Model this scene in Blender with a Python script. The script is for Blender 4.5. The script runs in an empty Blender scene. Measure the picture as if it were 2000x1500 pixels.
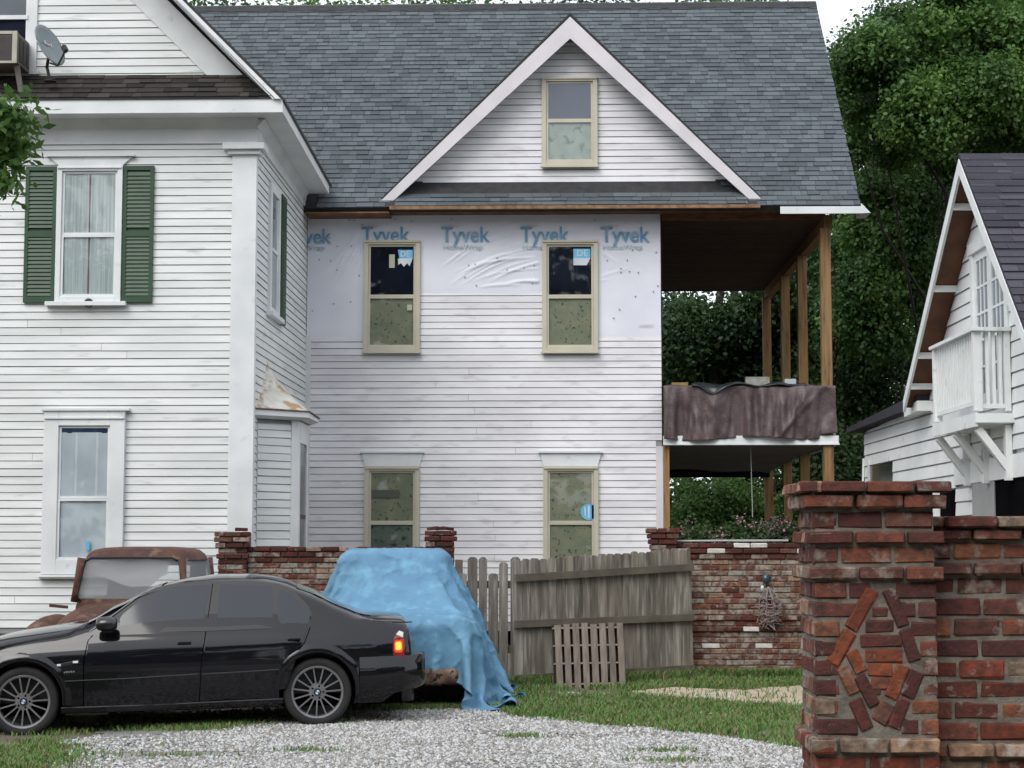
import bpy, bmesh, math, random
import numpy as np
from mathutils import Vector, Matrix, noise as mnoise
random.seed(7); rng = np.random.default_rng(7)
SC = bpy.context.scene
COL = SC.collection
PI = math.pi
# ---------------------------------------------------------------- camera
F = 3500.0; YAW = math.atan(90/3500); PIT = math.atan(310/3500); H = 1.71
cam = bpy.data.cameras.new("camera"); camo = bpy.data.objects.new("camera", cam); COL.objects.link(camo)
cam.sensor_width = 36; cam.lens = 63.0; cam.clip_end = 2000; cam.clip_start = 0.1
camo.location = (0, 0, H); camo.rotation_euler = (PI/2+PIT, 0, YAW)
SC.camera = camo
SC.cycles.max_bounces = 7; SC.cycles.diffuse_bounces = 3; SC.cycles.glossy_bounces = 3; SC.cycles.transparent_max_bounces = 6
# ---------------------------------------------------------------- world, sun, exposure
W = bpy.data.worlds.new("World"); SC.world = W; W.use_nodes = True
nt = W.node_tree; nt.nodes.clear()
sky = nt.nodes.new('ShaderNodeTexSky'); sky.sky_type = 'NISHITA'; sky.sun_disc = False
SUN_EL, SUN_AZ = math.radians(46), math.radians(210)
sky.sun_elevation = SUN_EL; sky.sun_rotation = SUN_AZ; sky.dust_density = 4
hs = nt.nodes.new('ShaderNodeHueSaturation'); hs.inputs['Saturation'].default_value = .35
mx = nt.nodes.new('ShaderNodeMix'); mx.data_type = 'RGBA'; mx.inputs[0].default_value = .72
mx.inputs[7].default_value = (7.4, 7.7, 8.3, 1)
bg = nt.nodes.new('ShaderNodeBackground'); bg.inputs[1].default_value = .148
wo = nt.nodes.new('ShaderNodeOutputWorld')
nt.links.new(sky.outputs[0], hs.inputs['Color']); nt.links.new(hs.outputs[0], mx.inputs[6])
nt.links.new(mx.outputs[2], bg.inputs[0]); nt.links.new(bg.outputs[0], wo.inputs[0])
sl = bpy.data.lights.new("sun", 'SUN'); sl.energy = 1.35; sl.angle = math.radians(38); sl.color = (1, .97, .93)
slo = bpy.data.objects.new("sun", sl); COL.objects.link(slo)
# sun direction: azimuth measured like the sky texture (clockwise from +Y)
sd = Vector((math.sin(SUN_AZ)*math.cos(SUN_EL), math.cos(SUN_AZ)*math.cos(SUN_EL), math.sin(SUN_EL)))
slo.rotation_euler = sd.to_track_quat('Z', 'Y').to_euler()
SC.view_settings.view_transform = 'Standard'; SC.view_settings.look = 'None'
SC.view_settings.exposure = 0.4; SC.view_settings.gamma = 1

# ---------------------------------------------------------------- measuring helpers: where a ray meets a plane of the place
cy_, sy_, cp_, sp_ = math.cos(YAW), math.sin(YAW), math.cos(PIT), math.sin(PIT)
CR = Vector((cy_, sy_, 0)); CF = Vector((-sy_*cp_, cy_*cp_, sp_)); CU = Vector((sy_*sp_, -cy_*sp_, cp_))
def ray(px, py): return CF + CR*((px-1000)/F) + CU*((750-py)/F)
def at(px, py, Y):
    d = ray(px, py); t = Y/d.y; return Vector((d.x*t, Y, H+d.z*t))
def gp(px, py):
    d = ray(px, py); t = -H/d.z; return (d.x*t, d.y*t)
def X(px, py, Y): return at(px, py, Y).x
def Z(px, py, Y): return at(px, py, Y).z

# ---------------------------------------------------------------- object helpers
ORG = {}
def tag(o, label=None, cat=None, group=None, kind=None):
    if label: o['label'] = label
    if cat: o['category'] = cat
    if group: o['group'] = group
    if kind: o['kind'] = kind
    return o
def thing(name, label, cat, loc=(0, 0, 0), rotz=0, group=None, local=False):
    o = bpy.data.objects.new(name, None); COL.objects.link(o)
    o.location = loc; o.rotation_euler = (0, 0, rotz); o.empty_display_size = .2
    ORG[o.name] = Vector((0, 0, 0)) if local else Vector(loc)
    return tag(o, label, cat, group)
def link(name, me, parent=None, loc=None, rot=None, scale=None, kind=None):
    o = bpy.data.objects.new(name, me); COL.objects.link(o)
    w = Vector(loc) if loc is not None else (ORG[parent.name] if parent else Vector((0, 0, 0)))
    o.location = w - (ORG[parent.name] if parent else Vector((0, 0, 0)))
    if parent: o.parent = parent
    if rot: o.rotation_euler = rot
    if scale: o.scale = scale
    ORG[o.name] = w
    if kind: o['kind'] = kind
    return o
class MB:
    def __init__(s): s.v = []; s.f = []; s.m = []
    def add(s, vs, fs, mi=0):
        b = len(s.v); s.v += [tuple(v) for v in vs]
        for k, f in enumerate(fs):
            s.f.append([b+i for i in f]); s.m.append(mi if isinstance(mi, int) else mi[k])
        return s
    def box(s, x0, x1, y0, y1, z0, z1, mi=0):
        if x0 > x1: x0, x1 = x1, x0
        if y0 > y1: y0, y1 = y1, y0
        if z0 > z1: z0, z1 = z1, z0
        return s.add([(x0,y0,z0),(x1,y0,z0),(x1,y1,z0),(x0,y1,z0),(x0,y0,z1),(x1,y0,z1),(x1,y1,z1),(x0,y1,z1)],
              [(0,3,2,1),(4,5,6,7),(0,1,5,4),(1,2,6,5),(2,3,7,6),(3,0,4,7)], mi)
    def hexa(s, p, mi=0):   # 8 points: bottom 4 (ccw from above), top 4
        return s.add(p, [(0,3,2,1),(4,5,6,7),(0,1,5,4),(1,2,6,5),(2,3,7,6),(3,0,4,7)], mi)
    def extrude(s, poly, d, mi=0):   # closed 3D polygon pushed along vector d
        d = Vector(d); n = len(poly); a = [Vector(p) for p in poly]
        fs = [list(range(n))[::-1], list(range(n, 2*n))] + [(i, (i+1) % n, n+(i+1) % n, n+i) for i in range(n)]
        return s.add(a + [p+d for p in a], fs, mi)
    def beam(s, a, b, w, h, mi=0, up=(0, 0, 1)):
        a, b = Vector(a), Vector(b); t = (b-a).normalized(); u = Vector(up)
        if abs(t.dot(u)) > .98: u = Vector((0, 1, 0))
        r = t.cross(u).normalized()*w/2; q = r.cross(t).normalized()*h/2
        return s.add([a-r-q, a+r-q, a+r+q, a-r+q, b-r-q, b+r-q, b+r+q, b-r+q],
                     [(0,1,2,3),(4,7,6,5),(0,4,5,1),(1,5,6,2),(2,6,7,3),(3,7,4,0)], mi)
    def tube(s, pts, r, n=8, mi=0, cap=True):
        pts = [Vector(p) for p in pts]; rs = r if isinstance(r, (list, tuple)) else [r]*len(pts)
        b = len(s.v); prev = None
        for i, p in enumerate(pts):
            t = (pts[min(i+1, len(pts)-1)]-pts[max(i-1, 0)]).normalized()
            if prev is None: prev = t.orthogonal().normalized()
            u = (prev - t*prev.dot(t)).normalized(); prev = u; w = t.cross(u)
            for k in range(n):
                a = 2*PI*k/n; s.v.append(tuple(p+(u*math.cos(a)+w*math.sin(a))*rs[i]))
        for i in range(len(pts)-1):
            for k in range(n):
                s.f.append([b+i*n+k, b+i*n+(k+1) % n, b+(i+1)*n+(k+1) % n, b+(i+1)*n+k]); s.m.append(mi)
        if cap:
            s.f.append([b+k for k in range(n)][::-1]); s.m.append(mi)
            e = b+(len(pts)-1)*n; s.f.append([e+k for k in range(n)]); s.m.append(mi)
        return s
    def lathe(s, prof, c=(0,0,0), axis='z', n=24, mi=0):   # prof list of (r, h)
        b = len(s.v); c = Vector(c)
        for r, h in prof:
            for k in range(n):
                a = 2*PI*k/n; p = (r*math.cos(a), r*math.sin(a), h)
                if axis == 'y': p = (p[0], p[2], p[1])
                if axis == 'x': p = (p[2], p[0], p[1])
                s.v.append(tuple(c+Vector(p)))
        for i in range(len(prof)-1):
            for k in range(n):
                s.f.append([b+i*n+k, b+i*n+(k+1) % n, b+(i+1)*n+(k+1) % n, b+(i+1)*n+k]); s.m.append(mi)
        return s
    def grid(s, P, mi=0):   # P[i][j] points
        b = len(s.v); n, m = len(P), len(P[0])
        for row in P:
            for p in row: s.v.append(tuple(p))
        for i in range(n-1):
            for j in range(m-1):
                s.f.append([b+i*m+j, b+(i+1)*m+j, b+(i+1)*m+j+1, b+i*m+j+1]); s.m.append(mi)
        return s
    def mesh(s, name, mats, org=(0, 0, 0), smooth=False):
        me = bpy.data.meshes.new(name); o = Vector(org)
        me.from_pydata([tuple(Vector(v)-o) for v in s.v], [], s.f)
        for m in (mats if isinstance(mats, (list, tuple)) else [mats]): me.materials.append(m)
        me.polygons.foreach_set('material_index', s.m)
        if smooth: me.polygons.foreach_set('use_smooth', [True]*len(s.f))
        me.update(); return me
    def build(s, name, mats, parent=None, smooth=False, kind=None, bevel=0, fixn=True, auto=False, at_=None):
        if at_ is None:
            w = ORG[parent.name] if parent else Vector((0, 0, 0))
        else: w = Vector(at_)
        me = s.mesh(name, mats, w, smooth)
        if fixn:
            bm = bmesh.new(); bm.from_mesh(me); bmesh.ops.recalc_face_normals(bm, faces=bm.faces); bm.to_mesh(me); bm.free()
        o = link(name, me, parent, loc=w, kind=kind)
        if bevel:
            m = o.modifiers.new('bevel', 'BEVEL'); m.width = bevel; m.segments = 2; m.limit_method = 'ANGLE'; m.harden_normals = False
        if auto:
            me.set_sharp_from_angle(angle=math.radians(auto))
        return o
def bulk(name, V, Fc, mats, parent=None, kind='stuff', mi=None, smooth=False):
    """numpy verts (n,3) and equal-size faces (m,k) as one mesh"""
    me = bpy.data.meshes.new(name); k = Fc.shape[1]
    me.vertices.add(len(V)); me.vertices.foreach_set('co', np.asarray(V, dtype=np.float32).ravel())
    me.loops.add(Fc.size); me.loops.foreach_set('vertex_index', Fc.astype(np.int32).ravel())
    me.polygons.add(len(Fc)); me.polygons.foreach_set('loop_start', np.arange(len(Fc), dtype=np.int32)*k)
    me.polygons.foreach_set('loop_total', np.full(len(Fc), k, dtype=np.int32))
    for m in (mats if isinstance(mats, (list, tuple)) else [mats]): me.materials.append(m)
    if mi is not None: me.polygons.foreach_set('material_index', mi.astype(np.int32))
    if smooth: me.polygons.foreach_set('use_smooth', np.ones(len(Fc), dtype=bool))
    if not smooth: me.shade_flat()
    me.update(calc_edges=True); me.validate()
    if parent: me.transform(Matrix.Translation(-ORG[parent.name]))
    return link(name, me, parent, loc=ORG[parent.name] if parent else (0, 0, 0), kind=kind)

# ---------------------------------------------------------------- materials
def lin(r, g, b):
    f = lambda c: (c/255/12.92) if c/255 <= .04045 else ((c/255+.055)/1.055)**2.4
    return (f(r), f(g), f(b), 1)
def c4(c): return tuple(c)+(1,) if len(c) == 3 else tuple(c)
def mat(name, col, col2=None, scale=3.0, rough=.7, bump=0, bscale=60, metal=0, coat=0, ramp=(.35, .65),
        stretch=(1, 1, 1), col3=None, scale3=12, ramp3=(.5, .62), rnd=0, spec=.5, detail=6, coords='P', alpha=None, sheen=0):
    m = bpy.data.materials.new(name); m.use_nodes = True; t = m.node_tree; N = t.nodes; L = t.links
    b = N['Principled BSDF']; b.inputs['Roughness'].default_value = rough; b.inputs['Metallic'].default_value = metal
    b.inputs['Specular IOR Level'].default_value = spec
    b.inputs['Coat Weight'].default_value = coat; b.inputs['Coat Roughness'].default_value = .04
    b.inputs['Base Color'].default_value = c4(col)
    if coords == 'P': src = N.new('ShaderNodeNewGeometry').outputs['Position']
    else: src = N.new('ShaderNodeTexCoord').outputs['Object']
    mp = N.new('ShaderNodeVectorMath'); mp.operation = 'MULTIPLY'; mp.inputs[1].default_value = stretch
    L.new(src, mp.inputs[0]); vec = mp.outputs[0]
    out = None
    if col2 is not None:
        n = N.new('ShaderNodeTexNoise'); n.inputs['Scale'].default_value = scale; n.inputs['Detail'].default_value = detail
        L.new(vec, n.inputs['Vector'])
        r = N.new('ShaderNodeMapRange'); r.inputs[1].default_value, r.inputs[2].default_value = ramp
        L.new(n.outputs[0], r.inputs[0])
        x = N.new('ShaderNodeMix'); x.data_type = 'RGBA'; x.inputs[6].default_value = c4(col); x.inputs[7].default_value = c4(col2)
        L.new(r.outputs[0], x.inputs[0]); out = x.outputs[2]
        if col3 is not None:
            n3 = N.new('ShaderNodeTexNoise'); n3.inputs['Scale'].default_value = scale3; n3.inputs['Detail'].default_value = 8
            L.new(vec, n3.inputs['Vector'])
            r3 = N.new('ShaderNodeMapRange'); r3.inputs[1].default_value, r3.inputs[2].default_value = ramp3
            L.new(n3.outputs[0], r3.inputs[0])
            x3 = N.new('ShaderNodeMix'); x3.data_type = 'RGBA'; x3.inputs[7].default_value = c4(col3)
            L.new(out, x3.inputs[6]); L.new(r3.outputs[0], x3.inputs[0]); out = x3.outputs[2]
    if rnd:
        oi = N.new('ShaderNodeObjectInfo'); h = N.new('ShaderNodeHueSaturation')
        r = N.new('ShaderNodeMapRange'); r.inputs[3].default_value = 1-rnd; r.inputs[4].default_value = 1+rnd
        L.new(oi.outputs['Random'], r.inputs[0]); L.new(r.outputs[0], h.inputs['Value'])
        if out is not None: L.new(out, h.inputs['Color'])
        else: h.inputs['Color'].default_value = c4(col)
        out = h.outputs[0]
    if out is not None: L.new(out, b.inputs['Base Color'])
    if bump:
        n = N.new('ShaderNodeTexNoise'); n.inputs['Scale'].default_value = bscale; n.inputs['Detail'].default_value = 4
        L.new(vec, n.inputs['Vector'])
        bu = N.new('ShaderNodeBump'); bu.inputs['Strength'].default_value = 1; bu.inputs['Distance'].default_value = bump
        L.new(n.outputs[0], bu.inputs['Height']); L.new(bu.outputs[0], b.inputs['Normal'])
    return m
MT = {}
MT['white_siding'] = mat('white_siding', (.74,.765,.76), (.60,.635,.625), 1.6, .55, .0015, 30, stretch=(.5,.5,3), col3=(.38,.40,.40), scale3=3.5, ramp3=(.60,.80), rnd=.04)
MT['main_siding'] = mat('main_siding', (.765,.765,.785), (.64,.635,.66), 1.3, .55, .0015, 30, stretch=(.7,.7,2.2), col3=(.42,.41,.44), scale3=3.4, ramp3=(.55,.86), rnd=.05)
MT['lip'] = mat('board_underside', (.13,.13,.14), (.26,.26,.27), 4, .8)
MT['white_trim'] = mat('white_trim', (.72,.745,.75), (.62,.65,.655), 2, .5, .001, 25, col3=(.45,.47,.46), scale3=5, ramp3=(.64,.85))
MT['rake_trim'] = mat('primed_trim', (.66,.63,.65), (.58,.56,.58), 2, .6)
MT['beige_frame'] = mat('beige_vinyl', (.52,.49,.39), (.48,.45,.36), 3, .45)
MT['shutter'] = mat('shutter_green', (.024,.070,.030), (.018,.052,.024), 5, .5, rnd=.05)
MT['wall_core'] = mat('sheathing', (.30,.31,.31), (.25,.25,.26), 5, .9)
MT['brown_wood'] = mat('raw_fascia_wood', (.20,.085,.035), (.10,.045,.02), 6, .8, stretch=(1,1,4))
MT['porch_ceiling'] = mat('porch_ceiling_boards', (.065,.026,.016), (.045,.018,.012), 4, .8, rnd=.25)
MT['treated_post'] = mat('treated_post', (.31,.185,.075), (.20,.115,.048), 5, .85, .002, 40, stretch=(6,6,.4), col3=(.07,.04,.022), scale3=5, ramp3=(.62,.72), rnd=.15)
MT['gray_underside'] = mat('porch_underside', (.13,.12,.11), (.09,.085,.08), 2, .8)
MT['osb'] = mat('painted_board', (.305,.275,.165), (.225,.235,.145), 5, .75, col3=(.06,.08,.055), scale3=19, ramp3=(.60,.67))
MT['osb_dark'] = mat('green_board', (.18,.205,.14), (.12,.15,.11), 4, .75, col3=(.03,.04,.035), scale3=10, ramp3=(.58,.68))
MT['osb_pale'] = mat('pale_board', (.42,.44,.35), (.33,.36,.29), 5, .75, col3=(.16,.22,.19), scale3=9, ramp3=(.58,.72))
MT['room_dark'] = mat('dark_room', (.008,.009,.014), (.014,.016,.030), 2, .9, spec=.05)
MT['sky_lilac'] = mat('painted_sky_reflection', (.13,.135,.17), (.11,.115,.15), 2, .9)  # lavender sky reflection of the attic pane, painted on its backing
MT['curtain'] = mat('lace_curtain', (.56,.58,.54), (.42,.44,.41), 3, .9, stretch=(18,1,.3), ramp=(.4,.6))
MT['sheet'] = mat('cloth_sheet', (.62,.64,.63), (.50,.52,.52), 2, .9)
MT['blue_cloth'] = mat('blue_cloth', (.02,.035,.09), (.04,.06,.12), 12, .9)
MT['rust_roof'] = mat('rusty_white_metal', (.66,.66,.62), (.52,.50,.44), 5, .6, col3=(.38,.25,.13), scale3=4.5, ramp3=(.50,.60))
MT['black_edge'] = mat('roof_edge', (.015,.016,.018), (.03,.03,.032), 8, .8)
MT['metal_dark'] = mat('dark_metal', (.03,.03,.032), None, rough=.5)
MT['glass'] = None
def glassmat(name, tint=(1,1,1), ior=1.5, rough=.02):
    m = bpy.data.materials.new(name); m.use_nodes = True; t = m.node_tree; t.nodes.clear(); N = t.nodes; L = t.links
    o = N.new('ShaderNodeOutputMaterial'); x = N.new('ShaderNodeMixShader'); lw = N.new('ShaderNodeLayerWeight'); lw.inputs[0].default_value = .5; pw = N.new('ShaderNodeMath'); pw.operation = 'POWER'; pw.inputs[1].default_value = 5
    fr = N.new('ShaderNodeMath'); fr.operation = 'MULTIPLY_ADD'; fr.inputs[1].default_value = .9; fr.inputs[2].default_value = .042; L.new(lw.outputs['Facing'], pw.inputs[0]); L.new(pw.outputs[0], fr.inputs[0])
    tr = N.new('ShaderNodeBsdfTransparent'); tr.inputs[0].default_value = c4(tint); g = N.new('ShaderNodeBsdfGlossy'); g.inputs['Roughness'].default_value = rough
    L.new(fr.outputs[0], x.inputs[0]); L.new(tr.outputs[0], x.inputs[1]); L.new(g.outputs[0], x.inputs[2]); L.new(x.outputs[0], o.inputs[0])
    return m
MT['glass'] = glassmat('window_glass', (.92,.95,.97))
def shingle_mats(name, ca, cc, n=5):
    out = []
    for k in range(n):
        t = k/(n-1); c = tuple(a+(b-a)*t for a, b in zip(ca, cc))
        out.append(mat(name, c, tuple(v*.80 for v in c), 1.1, .92, .002, 120, spec=.2, col3=tuple(v*1.28 for v in c), scale3=70, ramp3=(.5, .7)))
    return out
SHI = {'blue': shingle_mats('blue_gray_shingle', (.076,.091,.100), (.112,.133,.145)), 'brown': shingle_mats('brown_shingle', (.022,.021,.020), (.060,.053,.047)),
       'slate': shingle_mats('slate_shingle', (.038,.037,.049), (.068,.066,.084), 4)}
MT['shingle_slate'] = SHI['slate'][1]
MT['lap_shade'] = mat('painted_lap_shade', (.26,.26,.255), (.50,.51,.51), 2.2, .8, stretch=(1,1,4), ramp=(.42,.72))  # shadow line below each board lap, painted as a darker strip

# ---------------------------------------------------------------- clapboards
def clapboards(parent, o, d, nrm, z0, z1, pitch, clip, m, lipd=.017, name='clapboard', jit=.003, joints=0):
    """o: wall origin, d: unit direction along the wall, nrm: outward normal; clip(z)->[(s0,s1)] spans, each end may be (bottom, top)"""
    d = Vector(d); n = Vector(nrm); o = Vector(o); z = z0; k = 0
    while z < z1-1e-4:
        zt = min(z+pitch, z1)
        for sp in clip(z, zt):
          if True:
            (a0, a1), (b0, b1) = [(e if isinstance(e, tuple) else (e, e)) for e in sp]
            if b0-a0 < .02 and b1-a1 < .02: continue
            if joints and b0-a0 > 3 and random.random() < joints:
                cj = a0+(b0-a0)*random.uniform(.25, .75); spl = [((a0, a1), (cj-.0025, cj-.0025)), ((cj+.0025, cj+.0025), (b0, b1))]
            else: spl = [((a0, a1), (b0, b1))]
          for (a0, a1), (b0, b1) in spl:
            if True: L0 = b0-a0; nseg = max(1, int(L0/2.2)); P = []
            jz = random.uniform(-jit, jit)
            for i in range(nseg+1):
                t = i/nseg; wob = (mnoise.noise(Vector((i*1.7, z*9, k)))*.004) if jit else 0
                sb = a0+(b0-a0)*t; st = a1+(b1-a1)*t; zb = z+jz+wob
                A = o+d*sb; B = o+d*st
                g_ = 1-.11*(1+wob*60); M_ = A+(B-A)*g_; zm_ = zb+(zt-zb)*g_
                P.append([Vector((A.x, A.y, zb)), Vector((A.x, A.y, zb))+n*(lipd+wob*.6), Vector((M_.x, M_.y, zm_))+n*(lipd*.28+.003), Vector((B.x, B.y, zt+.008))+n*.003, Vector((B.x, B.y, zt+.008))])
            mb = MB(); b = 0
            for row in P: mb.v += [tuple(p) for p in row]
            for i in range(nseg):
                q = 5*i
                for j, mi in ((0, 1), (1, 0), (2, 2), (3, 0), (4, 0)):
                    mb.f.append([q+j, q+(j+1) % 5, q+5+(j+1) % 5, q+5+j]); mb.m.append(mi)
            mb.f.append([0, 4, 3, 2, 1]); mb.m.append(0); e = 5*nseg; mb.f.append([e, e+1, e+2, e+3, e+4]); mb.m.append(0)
            mb.build(name, [m, MT['lip'], MT['lap_shade']], parent)
        z = zt; k += 1
def minus(spans, holes):
    out = spans
    for h0, h1 in holes:
        nx = []
        for s in out:
            a = s[0][0] if isinstance(s[0], tuple) else s[0]; b = s[1][0] if isinstance(s[1], tuple) else s[1]
            if h1 <= a or h0 >= b: nx.append(s); continue
            if h0 > a: nx.append((s[0], h0))
            if h1 < b: nx.append((h1, s[1]))
        out = nx
    return out

# ---------------------------------------------------------------- terrain
def gz(x, y):
    z = 0.0
    z += -.062*math.exp(-(((x+4.9)/1.6)**2+((y-16.7)/2.2)**2))
    if y > 26: z += min(.25, (y-26)*.02)
    return z
# ================================================================ HOUSE
HX = (-2, 29, 0)
house = thing('house', 'white two-storey clapboard house with grey shingle roof, unfinished wing and open porch', 'house', HX)
YM, YW = 29.0, 24.0            # main wall plane, front wing wall plane
XC = -4.12                     # outer corner of the front wing
XR = X(1291, 600, YM)          # right edge of the main wall
EV = 7.10                      # main eave height
Y_E, Z_E, Y_R, Z_R = 28.5, 7.10, 33.0, 11.78
SL = (Z_R-Z_E)/(Y_R-Y_E)
# ---- cores
MB().box(-11.0, XR-.02, YM+.03, 37.3, .3, EV).build('wall_core', MT['wall_core'], house)
MB().box(-11.0, XC-.03, YW+.03, YM+.02, .3, 7.5).build('wing_core', MT['wall_core'], house)
MB().box(-10.9, XC-.05, YW+.05, YM, .0, .58).build('foundation', mat('foundation', (.05,.035,.03), (.03,.025,.02), 5, .9), house)
# ---- main wall clapboards
mw = MB().box(-4.1, XR, YM+.0, YM+.028, .3, EV).build('main_wall', MT['wall_core'], house)
xw = [(X(712,580,YM), X(822,580,YM)), (X(1058,580,YM), X(1168,580,YM))]
zA, zB, zC = Z(800,655,YM), Z(940,570,YM), Z(1230,656,YM)
def mclip(z, zt):
    zm = (z+zt)/2; s0, s1 = -4.10, XR-.001
    if z < Z(1290,872,YM): s1 = XR-.10
    if zm < min(zA, zC): return [(s0, s1)]
    if zm < zB: return [(xw[0][1]-.02, xw[1][0]+.02)]
    return []
PM = .1078
clapboards(mw, (0, YM, 0), (1,0,0), (0,-1,0), .45, zB, PM, mclip, MT['main_siding'], joints=.35)
# ---- house wrap
wrap_m = mat('house_wrap', (.74,.76,.82), (.68,.70,.77), 1.5, .38, .0, 20, spec=.35)
def wrap_pt(x, z):
    y = YM-.006
    f = 0
    # wrinkles pulled towards window corners
    for cx, cz, ang, amp, w, ln in WR:
        dx, dz = x-cx, z-cz; u = dx*math.cos(ang)+dz*math.sin(ang); v = -dx*math.sin(ang)+dz*math.cos(ang)+.10*math.sin(u*2.2+cx)*u
        if 0 < u < ln: f += amp*math.exp(-(v/w)**2)*math.sin(PI*min(1, u/ln))**.6
    if z > 6.42: f *= .4
    if any(a-.05 < x < b+.05 for a, b in xw) and 4.8 < z < 6.66: f = 0
    f += .0035*mnoise.noise(Vector((x*2.2, z*2.6, 3)))
    return Vector((x, y-.004-max(0, f)*1.0-f*0, z))
WR = []
for k in range(30):   # diagonal wrinkles between the windows and towards the top left
    if k < 13: WR.append((random.uniform(-1.9, -.9), random.uniform(5.9, 6.5), random.uniform(.25, .55), random.uniform(.010, .022), random.uniform(.009, .018), random.uniform(.8, 1.7)))
    elif k < 24: WR.append((random.uniform(-4.0, -3.3), random.uniform(5.7, 6.5), random.uniform(.6, 1.0), random.uniform(.010, .020), random.uniform(.008, .017), random.uniform(.8, 1.6)))
    else: WR.append((random.uniform(-1.7, .0), random.uniform(5.85, 6.0), random.uniform(-.08, .15), random.uniform(.008, .018), random.uniform(.012, .022), random.uniform(.6, 1.2)))
WR += [(-3.0, 6.75, .3, .012, .025, 1.6), (-3.3, 6.6, .45, .010, .02, 1.3), (.55, 6.55, -.5, .008, .02, .5), (.6, 6.0, .4, .007, .02, .6)]
mb = MB()
def patch(x0, x1, z0, z1, st=.02):
    nx = max(2, int((x1-x0)/st)); nz = max(2, int((z1-z0)/st))
    mb.grid([[wrap_pt(x0+(x1-x0)*i/nx, z0+(z1-z0)*j/nz) for j in range(nz+1)] for i in range(nx+1)])
patch(-4.1, xw[0][0]+.06, zA-.03, EV-.03); patch(xw[0][0]+.06, xw[1][1]-.06, 6.55, EV-.03)
patch(xw[0][1]-.06, xw[1][0]+.06, zB-.03, 6.55); patch(xw[1][1]-.06, XR-.003, zC-.03, EV-.03)
wrap = mb.build('house_wrap', wrap_m, house, smooth=True, fixn=True)
ink = mat('blue_ink', (.12,.30,.48), (.30,.46,.60), 9, .6, ramp=(.45,.75)); ink2 = mat('gray_ink', (.30,.42,.50), (.50,.57,.63), 12, .6); ink3 = mat('pink_ink', (.60,.50,.55), (.66,.60,.64), 12, .6)
def text(body, px, py, w, mt, Y, par, name='lettering', squash=1.0, bold=.0, rot=0):
    cu = bpy.data.curves.new(name, 'FONT'); cu.body = body; cu.align_x = 'CENTER'; cu.size = 1; cu.offset = bold; cu.extrude = .0006
    cu.materials.append(mt); p = at(px, py, Y)
    o = bpy.data.objects.new(name, cu); COL.objects.link(o); bpy.context.view_layer.update()
    s = w/max(.01, o.dimensions.x); o.scale = (s, s*squash, 1); o.rotation_euler = (PI/2, 0, 0); o.rotation_euler.rotate_axis('Z', rot)
    bpy.context.view_layer.update(); nm = bpy.data.meshes.new_from_object(o.evaluated_get(bpy.context.evaluated_depsgraph_get()))
    q = link(name, nm, par, loc=p, rot=tuple(o.rotation_euler), scale=tuple(o.scale)); bpy.data.objects.remove(o)
    return q
for px in (752, 908, 1063, 1220):
    text('Tyvek', px, 472, .80, ink, YM-.030, wrap, squash=1.12, bold=.016)
    text('HomeWrap', px-4, 487, .64, ink2, YM-.028, wrap, squash=.85, bold=.01)
    text('DUPONT', px-28, 445, .26, ink3, YM-.028, wrap, squash=1.1, bold=.006)
text('vek', 620, 475, .44, ink, YM-.030, wrap, squash=1.15, bold=.016)
text('Wrap', 614, 489, .34, ink2, YM-.028, wrap, squash=.85, bold=.01)
text('DUPONT', 1262, 638, .24, ink3, YM-.028, wrap, squash=1.1, bold=.006)
mb = MB()
for k in range(46):
    px, py = random.choice([(random.uniform(606,705), random.uniform(440,640)), (random.uniform(828,1050), random.uniform(500,560)), (random.uniform(1176,1285), random.uniform(440,640)), (random.uniform(606,1285), random.uniform(424,440))])
    p = at(px, py, YM-.024); mb.lathe([(.0, -.004), (.012, -.002), (.012, .004)], p, 'y', 8)
mb.build('cap_nail', mat('nail_cap', (.25,.25,.3), None), wrap, kind='stuff')
# corner board right, lower; base trim
MB().box(XR-.10, XR+.012, YM-.03, YM+.06, .4, Z(1290,872,YM)).build('corner_board', MT['rake_trim'], house)
MB().box(XR-.005, XR+.02, YM+.061, 37.3, .4, EV-.02).build('porch_side_wall', MT['porch_ceiling'], house)
MB().box(-4.12, -4.03, YM-.035, YM-.001, .4, zA).build('inside_corner_board', MT['white_trim'], house)
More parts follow.
